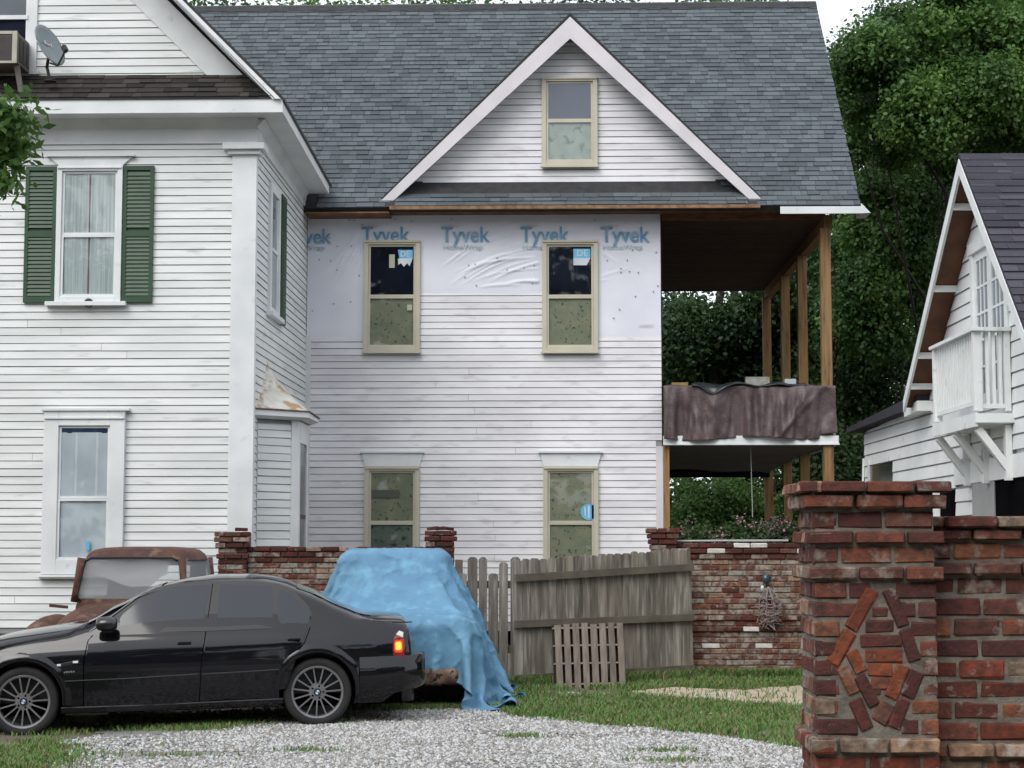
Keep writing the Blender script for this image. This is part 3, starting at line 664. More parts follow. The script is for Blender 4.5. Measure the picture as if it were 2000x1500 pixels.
# ================================================================ GARAGE (its long axis is turned a little from the house)
def gat(px, py, xl):
    d = ray(px, py); r = Vector((cy_, sy_, 0)).dot(d); f = Vector((-sy_, cy_, 0)).dot(d); t = xl/r
    return Vector((xl, f*t, H+d.z*t))
GWX, GRX = 5.44, 5.15
base = Vector((GWX, 22.5, 0))
garage = thing('garage', 'white garage with steep dark roof, gable doors and a small white balcony', 'garage', (base.x*cy_-base.y*sy_, base.x*sy_+base.y*cy_, 0), YAW)
ORG[garage.name] = base
gwm = mat('garage_siding', (.80,.83,.82), (.72,.75,.75), 2, .55, col3=(.45,.48,.47), scale3=4, ramp3=(.62,.85), rnd=.05)
gtr = mat('garage_trim', (.78,.81,.80), (.70,.73,.73), 3, .55, col3=(.40,.44,.42), scale3=7, ramp3=(.62,.85))
ra, re_, rf = gat(1877,316,GRX), gat(1768,786,GRX), gat(2000,640,GRX)
yA = ra.y; sR = (ra.z-re_.z)/(re_.y-ra.y); sF = (ra.z-rf.z)/(ra.y-rf.y); sl_ = (sR+sF)/2
zE = ra.z-sR*(re_.y-yA); yEr = re_.y; yEf = yA-(yEr-yA)
yW1 = gat(1690,900,GWX).y; yW0 = yEf+.25
zW = gat(1690,835,GWX).z
core = MB()
core.extrude([(GWX+.03,yW0,.0),(GWX+.03,yEr-.25,.0),(GWX+.03,yEr-.25,zE-.02),(GWX+.03,yA,ra.z-.12),(GWX+.03,yW0,zE-.02)], (.05,0,0))
gcore = core.build('gable_wall', gwm, garage)
MB().box(GWX+4.5, GWX+4.6, yW0, yEr-.3, 0, zE).build('far_wall', gwm, garage)
MB().box(GWX+.09, GWX+4.5, yEr-.35, yEr-.26, 0, zE).build('end_wall', gwm, garage)
MB().extrude([(GWX+.03,yEr-.25,0),(GWX+.03,yW1,0),(GWX+.03,yW1,zW),(GWX+.03,yEr-.25,zE-.02)], (.05,0,0)).build('lean_to_wall', gwm, garage)
# openings: (y0,y1,z0,z1)
d1 = gat(1836,955,GWX).y, gat(1868,955,GWX).y     # doorway
zd1 = gat(1850,958,GWX).z
d2 = gat(1901,940,GWX).y; zd2 = gat(1950,938,GWX).z
zh2 = gat(1950,893,GWX).z; dh = gat(1868,930,GWX).y
wn = gat(1700,905,GWX).y, gat(1745,905,GWX).y; zwn = gat(1722,906,GWX).z
door = gat(1906,640,GWX).y, gat(1968,640,GWX).y
zdt = gat(1935,478,GWX).z
dark = mat('garage_inside', (.005,.005,.006), (.008,.008,.009), 2, 1, spec=0)
MB().box(GWX-.004, GWX+.028, d1[1], d1[0], 0, zd1).build('doorway', dark, garage)
MB().box(GWX-.004, GWX+.028, yW0, d2, 0, zd2).build('vehicle_opening', dark, garage)
jd = gat(1945,970,GWX+.0).y
MB().box(GWX-.02, GWX-.006, jd, d2, 0, zd2).build('open_door_leaf', mat('grey_door', (.35,.36,.36), (.3,.31,.31), 3, .6), garage)
MB().box(GWX-.03, GWX+.029, yW0, dh, zd2+.002, zh2).build('header_board', gtr, garage, bevel=.004)
MB().box(GWX-.004, GWX+.028, wn[1], wn[0], zwn-.55, zwn).build('side_window', mat('side_window_glass', (.02,.03,.025), (.05,.07,.05), 6, .15), garage)
mb = MB(); mb.box(GWX-.03, GWX+.029, wn[0], wn[0]+.09, zwn-.55, zwn+.1); mb.build('window_trim', gtr, garage)
# siding boards
gs_w = MB().box(GWX+.02, GWX+.029, yW0, yW1, 0.3, 2.0).build('siding_wall', gwm, garage)
def gclip2(z, zt):
    def ends(zz):
        if zz <= zE: return yW0, (yEr-.25 if zz > zE-.05 else None)
        return yA-(ra.z-.1-zz)/sl_, yA+(ra.z-.1-zz)/sR
    a0, b0 = ends(z); a1, b1 = ends(zt)
    def back(zz):  # lean-to roof line
        if zz <= zW: return yW1
        t = (zz-zW)/(zE-zW+1e-6); return yW1+(yEr-.25-yW1)*min(1, t)
    if b0 is None: b0 = back(z)
    if b1 is None: b1 = back(min(zt, zE)) if zt <= zE else yA+(ra.z-.1-zt)/sR
    sp = [((a0, a1), (b0, b1))]; zm = (z+zt)/2; hol = []
    if zm < zh2: hol.append((yW0-1, dh if zm > zd2 else d2))
    if zm < zd1: hol.append((d1[1], d1[0]))
    if zwn-.55 < zm < zwn: hol.append((wn[1], wn[0]))
    if zm > 3.2 and zm < zdt+.1: hol.append((door[1]-.12, door[0]+.12))
    return minus(sp, hol)
clapboards(gs_w, (GWX, 0, 0), (0,1,0), (-1,0,0), 1.2, ra.z-.15, .168, gclip2, gwm, lipd=.02, jit=.002)
# french door in the gable
zdb = 3.22
mb = MB(); y0, y1 = door[1]-.11, door[0]+.11
mb.box(GWX-.035, GWX+.02, y0, y0+.12, zdb, zdt+.12); mb.box(GWX-.035, GWX+.02, y1-.12, y1, zdb, zdt+.12); mb.box(GWX-.05, GWX+.02, y0-.03, y1+.03, zdt+.001, zdt+.13)
fd = mb.build('french_door', gtr, garage, bevel=.003)
ym = (door[0]+door[1])/2
dg = mat('door_glass', (.22,.27,.31), (.30,.34,.37), 2, .15)
for a, b in ((door[1]+.012, ym-.005), (ym+.005, door[0]-.012)):
    mb = MB(); s = .085
    mb.box(GWX-.012, GWX+.02, a, a+s, zdb, zdt); mb.box(GWX-.012, GWX+.02, b-s, b, zdb, zdt)
    mb.box(GWX-.011, GWX+.02, a+s, b-s, zdt-.1, zdt); mb.box(GWX-.011, GWX+.02, a+s, b-s, zdb, zdb+.2)
    for k in (1, 2, 3, 4): z = zdb+.2+(zdt-.3-zdb)*k/5; mb.box(GWX-.010, GWX+.01, a+s, b-s, z-.014, z+.014)
    for k in (1, 2): y = a+s+(b-a-2*s)*k/3; mb.box(GWX-.0095, GWX+.01, y-.011, y+.011, zdb+.2, zdt-.1)
    mb.build('door_leaf', gtr, fd)
    MB().box(GWX+.0, GWX+.004, a+s, b-s, zdb+.2, zdt-.1).build('pane', dg, fd)
# roof
def gr(y):
    return ra.z-abs(y-yA)*(sR if y > yA else sF)
XB = GWX+5.2
soff = mat('soffit_plywood', (.15,.062,.028), (.09,.04,.02), 5, .8)
rfb = MB()
for ye in (yEr, yEf):
    ze = gr(ye); A = Vector((GRX-.02,yA,ra.z+.02)); B = Vector((GRX-.02,ye,ze)); d = Vector((XB-GRX,0,0)); u = Vector((0,0,.07)); dn = Vector((0,0,-.0))
    rfb.add([A, B, B+d, A+d, A+u, B+u, B+d+u, A+d+u], [(0,1,2,3),(4,5,6,7),(0,1,5,4),(1,2,6,5),(2,3,7,6),(3,0,4,7)])
grf = rfb.build('roof', MT['shingle_slate'], garage)
us_ = Vector((0, yA-yEf, ra.z-gr(yEf))); Ls_ = us_.length; us_.normalize(); nn_ = Vector((0, -us_.z, us_.y))
tabs(((0, XB-GRX), (0, Ls_)), (GRX-.02, yEf, gr(yEf)+.072), (1,0,0), us_, nn_, .3, .14, SHI['slate'], grf, 200)
for ye in (yEr, yEf):
    ze = gr(ye)
    MB().extrude([(GRX-.03,yA,ra.z+.03),(GRX-.03,ye,ze+.02),(GRX-.03,ye,ze-.13),(GRX-.03,yA,ra.z-.15)], (.03,0,0)).build('rake_board', gtr, grf)
    MB().extrude([(GRX+.001,yA,ra.z-.055),(GRX+.001,ye,ze-.055),(GRX+.001,ye,ze-.07),(GRX+.001,yA,ra.z-.07)], (GWX-GRX,0,0)).build('rake_soffit', soff, grf)
def _py(xl, yl, z):
    w = Vector((xl*cy_-yl*sy_, xl*sy_+yl*cy_, z-H)); return 750-F*w.dot(CU)/w.dot(CF)
for py in (335, 402, 562, 693, 753):
    yy = min([yA+(yEr-yA)*k/400 for k in range(401)], key=lambda q: abs(_py(GRX+.05, q, gr(q)-.1)-py))
    MB().hexa([(GRX+.0,yy-.02,gr(yy)-.15),(GWX,yy-.02,gr(yy)-.15),(GWX,yy+.02,gr(yy)-.15),(GRX+.0,yy+.02,gr(yy)-.15),(GRX,yy-.02,gr(yy)-.072),(GWX,yy-.02,gr(yy)-.072),(GWX,yy+.02,gr(yy)-.072),(GRX,yy+.02,gr(yy)-.072)]).build('lookout', gtr, grf)
# eave of the lean-to and its low roof
MB().hexa([(GRX+.1,yEr-.2,zE-.06),(XB,yEr-.2,zE-.06),(XB,yW1+.5,zW-.05),(GRX+.1,yW1+.5,zW-.05),(GRX+.1,yEr-.2,zE+.10),(XB,yEr-.2,zE+.10),(XB,yW1+.5,zW+.02),(GRX+.1,yW1+.5,zW+.02)]).build('lean_to_roof', MT['shingle_slate'], garage)
MB().hexa([(GRX+.09,yEr-.3,zE-.13),(GWX,yEr-.3,zE-.13),(GWX,yEr+.5,zE-.16),(GRX+.09,yEr+.5,zE-.16),(GRX+.09,yEr-.3,zE-.0),(GWX,yEr-.3,zE-.0),(GWX,yEr+.5,zE-.05),(GRX+.09,yEr+.5,zE-.05)]).build('eave_board', gtr, garage)
# balcony
bxl = gat(1912,700,5.06).x; bn = gat(1910,720,5.06).y; bf = gat(1828,720,5.06).y
zt = gat(1910,646,5.06).z; zb = gat(1910,803,5.06).z
mb = MB(); mb.box(bxl-.02, GWX, bn, bf, zb-.14, zb-.04)
bal = mb.build('balcony', gtr, garage, bevel=.004)
MB().box(bxl-.05, bxl-.021, bn-.03, bf+.03, zb-.17, zb-.02).build('rim_board', gtr, bal)
MB().box(bxl-.05, GWX, bn-.06, bn-.031, zb-.13, zb-.03).build('rim_board', gtr, bal)
for y in (bn+.045, bf-.045): MB().box(bxl-.045, bxl+.045, y-.045, y+.045, zb-.0, zt).build('post', gtr, bal, bevel=.003)
MB().box(GWX-.09, GWX-.025, bn+.0, bn+.09, zb, zt).build('post', gtr, bal)
MB().box(bxl-.07, bxl+.07, bn-.05, bf+.05, zt+.001, zt+.04).build('hand_rail', gtr, bal, bevel=.003)
MB().box(bxl+.071, GWX-.02, bn-.04, bn+.10, zt+.001, zt+.04).build('hand_rail', gtr, bal)
MB().box(bxl-.02, bxl+.02, bn+.091, bf-.091, zb+.07, zb+.12).build('bottom_rail', gtr, bal)
MB().box(bxl+.046, GWX-.091, bn+.02, bn+.07, zb+.03, zb+.08).build('bottom_rail', gtr, bal)
me = MB().box(-.018, .018, -.018, .018, 0, 1).mesh('baluster', gtr)
nb = 15
for k in range(nb):
    y = bn+.14+(bf-bn-.28)*k/(nb-1); link('baluster', me, bal, loc=(bxl, y, zb+.12), scale=(1, 1, zt-zb-.12))
for k in range(3):
    x = bxl+.11+(GWX-bxl-.24)*k/2; link('baluster', me, bal, loc=(x, bn+.045, zb+.08), scale=(1, 1, zt-zb-.08))
for y in (bn+.02, (bn+bf)/2, bf-.12):
    mb = MB(); mb.beam((bxl+.0, y+.05, zb-.19), (GWX-.06, y+.05, zb-.62), .09, .08); mb.box(GWX-.09, GWX-.022, y, y+.1, zb-.75, zb-.15); mb.build('bracket', gtr, bal)
MB().tube([(GWX-.03, yW1-.03, 3.0), (GWX-.05, yW1+.0, 2.4), (GWX-.03, yW1, 1.4)], .018, 6).build('downpipe', gtr, garage)

# ================================================================ BRICKWORK
def brickmat(name, stops, smear, smear_amt=(.52, .66), rough=.85, dirt=(.03,.022,.018)):
    m = bpy.data.materials.new(name); m.use_nodes = True; t = m.node_tree; N = t.nodes; L = t.links; b = N['Principled BSDF']
    b.inputs['Roughness'].default_value = rough; b.inputs['Specular IOR Level'].default_value = .25
    oi = N.new('ShaderNodeObjectInfo'); g = N.new('ShaderNodeNewGeometry')
    ra = N.new('ShaderNodeValToRGB'); ra.color_ramp.interpolation = 'CONSTANT'; e = ra.color_ramp.elements
    e[0].position = 0; e[0].color = c4(stops[0][1]); e[1].position = stops[1][0]; e[1].color = c4(stops[1][1])
    for p, c in stops[2:]: k = e.new(p); k.color = c4(c)
    L.new(oi.outputs['Random'], ra.inputs[0])
    n1 = N.new('ShaderNodeTexNoise'); n1.inputs['Scale'].default_value = 22; n1.inputs['Detail'].default_value = 8; L.new(g.outputs['Position'], n1.inputs['Vector'])
    n2 = N.new('ShaderNodeTexNoise'); n2.inputs['Scale'].default_value = 9; n2.inputs['Detail'].default_value = 8; n2.inputs['Roughness'].default_value = .65; L.new(g.outputs['Position'], n2.inputs['Vector'])
    r1 = N.new('ShaderNodeMapRange'); r1.inputs[1].default_value = .35; r1.inputs[2].default_value = .7; r1.inputs[4].default_value = .75; L.new(n1.outputs[0], r1.inputs[0])
    x1 = N.new('ShaderNodeMix'); x1.data_type = 'RGBA'; x1.inputs[7].default_value = c4(dirt); L.new(ra.outputs[0], x1.inputs[6]); L.new(r1.outputs[0], x1.inputs[0])
    r2 = N.new('ShaderNodeMapRange'); r2.inputs[1].default_value, r2.inputs[2].default_value = smear_amt; r2.inputs[4].default_value = .75; L.new(n2.outputs[0], r2.inputs[0])
    x2 = N.new('ShaderNodeMix'); x2.data_type = 'RGBA'; x2.inputs[7].default_value = c4(smear); L.new(x1.outputs[2], x2.inputs[6]); L.new(r2.outputs[0], x2.inputs[0])
    L.new(x2.outputs[2], b.inputs['Base Color'])
    bu = N.new('ShaderNodeBump'); bu.inputs['Distance'].default_value = .006; n3 = N.new('ShaderNodeTexNoise'); n3.inputs['Scale'].default_value = 55; n3.inputs['Detail'].default_value = 6
    L.new(g.outputs['Position'], n3.inputs['Vector']); L.new(n3.outputs[0], bu.inputs['Height']); L.new(bu.outputs[0], b.inputs['Normal'])
    return m
BR = brickmat('brick_red', [(0,(.165,.053,.034)),(.18,(.120,.042,.032)),(.36,(.19,.062,.036)),(.52,(.105,.042,.034)),(.66,(.215,.083,.045)),(.78,(.145,.062,.046)),(.90,(.20,.14,.10))], (.29,.265,.225))
BO = brickmat('brick_orange', [(0,(.23,.062,.026)),(.4,(.19,.048,.024)),(.7,(.26,.078,.030))], (.22,.20,.16), (.6,.7))
BD = brickmat('brick_dark', [(0,(.085,.027,.024)),(.5,(.11,.032,.026))], (.24,.22,.21), (.6,.68))
BM = brickmat('brick_mixed', [(0,(.15,.035,.02)),(.28,(.23,.085,.045)),(.46,(.33,.20,.13)),(.62,(.11,.03,.02)),(.74,(.38,.33,.28)),(.88,(.20,.05,.03))], (.36,.33,.29), (.55,.66))
BB = brickmat('brick_weathered', [(0,(.20,.085,.06)),(.22,(.26,.16,.115)),(.42,(.15,.065,.048)),(.56,(.31,.225,.17)),(.74,(.20,.11,.085)),(.90,(.28,.25,.21))], (.34,.31,.27), (.47,.60))
BBD = brickmat('brick_cap', [(0,(.085,.025,.02)),(.5,(.12,.03,.022)),(.8,(.15,.07,.05))], (.30,.28,.26), (.62,.70))
BWH = mat('brick_white', (.62,.60,.57), (.50,.46,.42), 20, .8)
MORT = mat('mortar', (.19,.17,.14), (.10,.087,.07), 14, .95, .006, 60)
MORT2 = mat('mortar_back', (.20,.165,.135), (.13,.10,.08), 10, .95, .005, 60)
def brickmesh(name, m, L, D, h, seed):
    r = random.Random(seed); bm = bmesh.new(); bmesh.ops.create_cube(bm, size=1)
    bmesh.ops.scale(bm, vec=(L, D, h), verts=bm.verts)
    bmesh.ops.bevel(bm, geom=bm.edges[:], offset=.008, segments=1, affect='EDGES')
    for v in bm.verts: v.co += Vector((r.uniform(-1,1), r.uniform(-1,1), r.uniform(-1,1)))*.0036
    me = bpy.data.meshes.new(name); bm.to_mesh(me); bm.free(); me.materials.append(m); return me
BMS = {}
def bmesh_for(m, axis='x'):
    k = (m.name, axis)
    if k not in BMS: BMS[k] = [brickmesh('brick', m, .2 if axis == 'x' else .1, .1 if axis == 'x' else .2, .06, s) for s in range(4)]
    return random.choice(BMS[k])
def courses(parent, x0, x1, yf, z_top, cs, m_for, Lb=.2, joint=.012, depth=.1, face='x', fixed=None, keepb=None, stopz=-1):
    """cs: (height, proud) rows downwards from z_top; face 'x': wall along X seen from -Y; face 'y': along Y seen from -X (x0,x1 are y range, yf is the x plane)"""
    z = z_top
    for r, (h, pr) in enumerate(cs):
        if z-h < stopz: break
        zc = z-h/2; bh = h-joint; a, b = x0-pr, x1+pr
        x = a-(0 if r % 2 else random.uniform(.4, .6)*Lb)
        while x < b-.02:
            L = Lb*random.uniform(.92, 1.08); s, e = max(x, a), min(x+L, b)
            if e-s > .035 and (keepb is None or keepb(s, e, zc, r)):
                m = m_for(r, (s+e)/2)
                pf = pr+random.uniform(-.004, .004)
                if face == 'x':
                    link('brick', bmesh_for(m), parent, loc=((s+e)/2, yf-pf+depth/2, zc), rot=(random.uniform(-.01,.01), random.uniform(-.012,.012), random.uniform(-.008,.008)), scale=((e-s)/.2, depth/.1, bh/.06))
                else:
                    link('brick', bmesh_for(m, 'y'), parent, loc=(yf-pf+depth/2, (s+e)/2, zc), rot=(random.uniform(-.012,.012), 0, random.uniform(-.01,.01)), scale=(depth/.1, (e-s)/.2, bh/.06))
            x += L+joint
        z -= h
# ---- foreground pillar and wall
YP = 7.6
fx0, fx1 = X(1592,1200,YP), X(1830,1200,YP); sd = .48
zt_ = Z(1700,938,YP); s_ = YP/3500*1.003
fwall = thing('brick_wall', 'foreground dark red brick wall with a tall pillar bearing a raised diamond', 'wall', ((fx0+fx1)/2, YP+.2, 0))
pil = MB().box(fx0+.007, fx1-.007, YP+.006, YP+sd-.012, 0, zt_-.02).build('pillar', MORT, fwall)
rows_px = [(938,963,28/460),(964,994,.042),(995,1033,.0),(1034,1062,.03),(1063,1101,.0),(1102,1131,.028)]
body = [(1132+37.0*k, 1132+37.0*(k+1), 0) for k in range(8)] + [(1428,1462,.03)] + [(1463+37*k, 1500+37*k, 0) for k in range(9)]
CS = [((b+ (1 if b < 1132 else 0)-a)*s_, pr) for a, b, pr in rows_px+body]
dz_poly = [(1715,1140),(1656,1240),(1622,1300),(1648,1366),(1690,1425),(1750,1425),(1788,1360),(1802,1300),(1768,1215)]
dpoly = [(X(a,b,YP), Z(a,b,YP)) for a, b in dz_poly]
def inpoly(x, z, P):
    c = False; n = len(P)
    for i in range(n):
        (a, b), (d, e) = P[i], P[(i+1) % n]
        if (b > z) != (e > z) and x < (d-a)*(z-b)/(e-b)+a: c = not c
    return c
def kb(s, e, z, r):
    return not any(inpoly(s+(e-s)*t, z+dz, dpoly) for t in (.05,.3,.5,.7,.95) for dz in (-.02, .02))
def mf(r, x): return random.choice((BR, BR, BR, BD)) if r < 14 else random.choice((BR, BM))
# regular courses, skipping the diamond; near it shorter cut bricks fill in
courses(pil, fx0, fx1, YP, zt_, CS, mf, keepb=kb)
z = zt_
for r, (h, pr) in enumerate(CS):
    zc = z-h/2; z -= h
    if r < 6 or r > 14: continue
    xs = [x for x in np.linspace(fx0, fx1, 120) if inpoly(x, zc+.02, dpoly) or inpoly(x, zc-.02, dpoly)]
    if not xs: continue
    # closers between the nearest whole brick and the diamond
    for lo, hi, sgn in ((fx0, min(xs), 1), (max(xs), fx1, -1)):
        taken = [o for o in pil.children if o.name.startswith('brick') and abs(o.location.z+ORG[pil.name].z-zc) < .02]
        ed = []
        for o in taken:
            cx = o.location.x+ORG[pil.name].x; w = o.scale.x*.1
            if lo-.02 <= cx <= hi+.02: ed.append((cx-w, cx+w))
        if sgn > 0: a = max([e[1] for e in ed]+[fx0-.012])+.012; b = hi-.005
        else: b = min([e[0] for e in ed]+[fx1+.012])-.012; a = lo+.005
        if b-a > .03:
            link('brick', bmesh_for(random.choice((BR, BD))), pil, loc=((a+b)/2, YP+.05, zc), scale=((b-a)/.2, 1, (h-.012)/.06))
courses(pil, YP+.004, YP+sd, fx0, zt_, CS, lambda r, x: random.choice((BM, BR, BM)), Lb=.21, face='y')
for L_ in ([(1703,1152),(1661,1229),24,BO],[(1661,1233),(1626,1296),23,BO],[(1734,1152),(1765,1223),22,BD],[(1768,1230),(1788,1290),20,BD],
           [(1645,1304),(1669,1354),22,BR],[(1663,1272),(1683,1312),21,BO],[(1679,1321),(1708,1378),20,BD],[(1670,1367),(1694,1424),22,BD],
           [(1766,1301),(1739,1362),22,BO],[(1792,1312),(1771,1360),24,BD],[(1766,1367),(1746,1422),20,BD],[(1736,1374),(1716,1410),30,BR]):
    (a, b), (c, d), w, m = L_
    p, q = at(a, b, YP), at(c, d, YP); L = (q-p).length
    ang = math.atan2(-(q.z-p.z), q.x-p.x)
    link('brick', bmesh_for(m), pil, loc=((p.x+q.x)/2, YP+.046, (p.z+q.z)/2), rot=(random.uniform(-.03,.03), ang, random.uniform(-.03,.03)), scale=(L/.2*1.03, 1, w*s_/.06*1.22))
for cx, cz, w, h, m in ((1719,1196,24,18,BR),(1718,1224,44,23,BD),(1722,1252,66,22,BD),(1727,1281,58,22,BO),(1719,1309,38,21,BO),(1720,1335,28,20,BR),(1709,1352,18,12,BR)):
    p = at(cx, cz, YP); link('brick', bmesh_for(m), pil, loc=(p.x, YP+.049, p.z), rot=(0, random.uniform(-.03,.03), 0), scale=(w*s_/.2*1.25, 1, h*s_/.06*1.2))
# ---- wall running right from the pillar
YN = 7.74; sn_ = YN/3500
wx0 = fx1+.005; wx1 = wx0+1.6
zt2 = Z(1900,1006,YN)
fw = MB().box(wx0, wx1, YN+.007, YN+.26, 0, zt2-.02).build('wall_body', MORT, fwall)
rows2 = [(1006,1032,.055),(1033,1058,.035),(1059,1097,0),(1098,1127,.04)]+[(1128+39.5*k, 1128+39.5*(k+1), 0) for k in range(8)]+[(1444,1474,.04)]+[(1475+39*k, 1514+39*k, 0) for k in range(9)]
CS2 = [((b-a)*sn_, pr) for a, b, pr in rows2]
for r, c in enumerate(CS2): pass
def mf2(r, x):
    if r < 8: return random.choice((BR, BR, BD))
    if r < 12: return random.choice((BM, BM, BR))
    return random.choice((BR, BM))
courses(fw, wx0+.0, wx1, YN, zt2, CS2, mf2, keepb=lambda s, e, z, r: e > wx0+.02)

# ---- back garden walls
YB = 23.0; sb_ = YB/3500
ch = .0705
def back_wall(thg, x0, x1, ztop, nparts_rows, proud_rows, white=(), Yf=YB, th=.22, name='wall_body'):
    body = MB().box(x0+.01, x1-.01, Yf+.012, Yf+th, -.05, ztop-.02).build(name, MORT2, thg)
    cs = [(ch, proud_rows.get(r, 0)) for r in range(nparts_rows)]
    def mfb(r, x):
        if r in white and random.random() < .17: return BWH
        return random.choice((BBD, BBD, BB)) if (proud_rows.get(r, 0) > 0) else random.choice((BB, BB, BM))
    courses(body, x0, x1, Yf, ztop, cs, mfb, Lb=.21, stopz=.0)
    return body
def pier(thg, x0, x1, ztop, flare, rows, Yf=YB-.09, depth=.40):
    b = MB().box(x0+.01, x1-.01, Yf+.012, Yf+depth, -.05, ztop-.02).build('pier', MORT2, thg)
    cs = [(ch, flare[r] if r < len(flare) else 0) for r in range(rows)]
    fm = lambda r, x: random.choice((BBD, BBD, BB)) if r < len(flare) else random.choice((BB, BBD, BM))
    courses(b, x0, x1, Yf, ztop, cs, fm, Lb=.21, stopz=0)
    courses(b, Yf+.003, Yf+depth, x0, ztop, cs, fm, Lb=.21, face='y', stopz=0)
    # top filler
    return b
bx0, bx1, bx2, bx3 = X(428,1100,YB), X(484,1100,YB), X(837,1100,YB), X(886,1100,YB)
lw = thing('brick_wall', 'low weathered brick garden wall with two piers behind the blue tarp', 'wall', ((bx1+bx2)/2, YB, 0))
back_wall(lw, bx1, bx2, Z(660,1067,YB), 13, {0: .035, 1: .02, 2: .01})
pier(lw, bx0, bx1, Z(456,1038,YB), [.04,.045,.03,.0,.02], 15)
pp = pier(lw, bx2, bx3, Z(861,1036,YB), [.04,.045,.03,.012,.0], 15)
for k in range(3): link('brick', bmesh_for(BBD), pp, loc=(X(845+14*k,1031,YB), YB+.02+.05*k, Z(860,1032,YB)), rot=(.05*k, .12*(k-1), .3*k), scale=(.7, 1, .7))
link('brick', bmesh_for(BBD), [o for o in lw.children if o.name.startswith('pier')][0], loc=(X(470,1034,YB), YB+.05, Z(460,1034,YB)), rot=(0,.04,.1), scale=(.8,1,.7))
rx0, rx1, rx2 = X(1272,1060,YB), X(1318,1060,YB), X(1735,1200,YB)
rw = thing('brick_wall', 'tall weathered brick garden wall with whitewashed bricks right of the leaning gate', 'wall', ((rx1+rx2)/2, YB, 0))
back_wall(rw, rx1, rx2, Z(1450,1060,YB), 26, {0: .03, 1: .04, 2: .02, 13: .03, 15: .03}, white=(0, 1, 8, 14, 15, 18))
pier(rw, rx0, rx1, Z(1290,1031,YB), [.06,.045,.03,.01], 22)
MB().tube([(X(1322,1060,YB), YB+.02, Z(1322,1057,YB)), (X(1440,1058,YB), YB+.02, Z(1440,1056,YB)), (X(1540,1058,YB), YB+.02, Z(1540,1056,YB))], .014, 8).build('coping_pipe', mat('grey_pipe', (.33,.34,.34), None, rough=.5), rw)
# ================================================================ FENCE, GATE, PALLET
picket_m = mat('weathered_picket', (.20,.18,.155), (.11,.097,.082), 3, .9, .002, 50, stretch=(6,6,.6), col3=(.29,.275,.25), scale3=5, ramp3=(.55,.72), rnd=.25)
gate_m = mat('mossy_gate_boards', (.245,.218,.178), (.125,.109,.085), 2.4, .9, .002, 50, stretch=(7,7,.7), col3=(.34,.32,.285), scale3=3, ramp3=(.52,.70), rnd=.3)
rail_m = mat('gate_rail', (.14,.122,.09), (.09,.075,.056), 4, .9, .002, 40)
YF = 22.3
fence = thing('wooden_fence', 'grey picket fence standing between blue tarp and leaning gate', 'fence', (X(955,1200,YF), YF, 0))
pxs = 893
k = 0
while pxs < 1000:
    w = random.uniform(15, 21); x0, x1 = X(pxs,1200,YF), X(pxs+w,1200,YF)
    zt = Z(950, random.choice((1088, 1094, 1092, 1120 if pxs < 965 else 1098)), YF); y = YF+random.uniform(-.012,.012)
    MB().extrude([(x0,y,.02),(x1,y,.02),(x1,y,zt-.03),(x1-.03,y,zt),(x0+.03,y,zt),(x0,y,zt-.03)], (0,.018,0)).build('picket', picket_m, fence)
    pxs += w+random.choice((1.5, 2.5, 5)); k += 1
for zz in (.35, 1.15): MB().box(X(893,1200,YF), X(1003,1200,YF), YF+.02, YF+.06, zz, zz+.09).build('fence_rail', rail_m, fence)
MB().box(X(896,1200,YF)-.05, X(896,1200,YF)+.04, YF+.061, YF+.15, 0, 1.5).build('fence_post', rail_m, fence)
gA = Vector((X(1006,1335,21.5), 21.5, .0)); gB = Vector((X(1357,1315,22.75), 22.75, .05))
gd = (gB-gA); GL = math.hypot(gd.x, gd.y); ga = math.atan2(gd.y, gd.x)
gate = thing('wooden_gate', 'sagging grey board gate leaning ajar with three rails and pallet in front', 'gate', gA, ga, local=True)
n = 20; x = 0; lean = .035
def gz_(x): return .03+x*.03     # bottom edge rises to the right
while x < GL-.04:
    w = random.uniform(.105, .14); w = min(w, GL-x)
    h = 1.46+.035*x+random.uniform(-.02, .02); z0 = gz_(x); y = .02+random.uniform(-.004, .004)
    sk = -.012
    MB().extrude([(x,y,z0),(x+w-.004,y,z0),(x+w-.004+sk*h,y+.02,z0+h-.02),(x+w*.8+sk*h,y+.02,z0+h),(x+w*.25+sk*h,y+.02,z0+h+.003),(x+sk*h,y+.02,z0+h-.02)], (0,.018,0)).build('board', gate_m, gate)
    x += w
for z0, z1 in ((.10, .11), (.745, .745), (1.29, 1.37)):
    MB().beam((-.0, -.01, z0), (GL-.02, -.01, z1+.035), .045, .085, up=(0,0,1)).build('rail', rail_m, gate)
pal = thing('pallet', 'small weathered wooden pallet standing upright against the gate', 'pallet', (X(1156,1337,21.35), 21.35, .0), ga*.55, local=True)
pal.rotation_euler = (math.radians(-7), 0, ga*.62)
pm = mat('pallet_board', (.27,.225,.19), (.17,.14,.115), 5, .85, .002, 50, stretch=(5,5,.8), rnd=.2); pm2 = mat('pallet_cleat', (.36,.30,.22), None, rough=.8)
PWd, PH = .86, .76
for k in range(8):
    xx = -PWd/2+k*(PWd-.078)/7
    MB().box(xx, xx+.078+random.uniform(-.006,.006), 0, .014, .0, PH+random.uniform(-.012,.012)).build('board', pm, pal)
for zz in (.05, .29, .50, PH-.055): MB().box(-PWd/2, PWd/2, .0145, .10, zz, zz+.018).build('stringer', pm2, pal)
pd = mat('painted_gap_shade', (.035,.028,.022), (.02,.016,.013), 5, .9)  # near-black back boards paint the shade seen between the front boards
for k in range(5): xx = -PWd/2+k*PWd/5; MB().box(xx, xx+PWd/5-.008, .1005, .112, .0, PH).build('gap_shade_board', pd, pal)
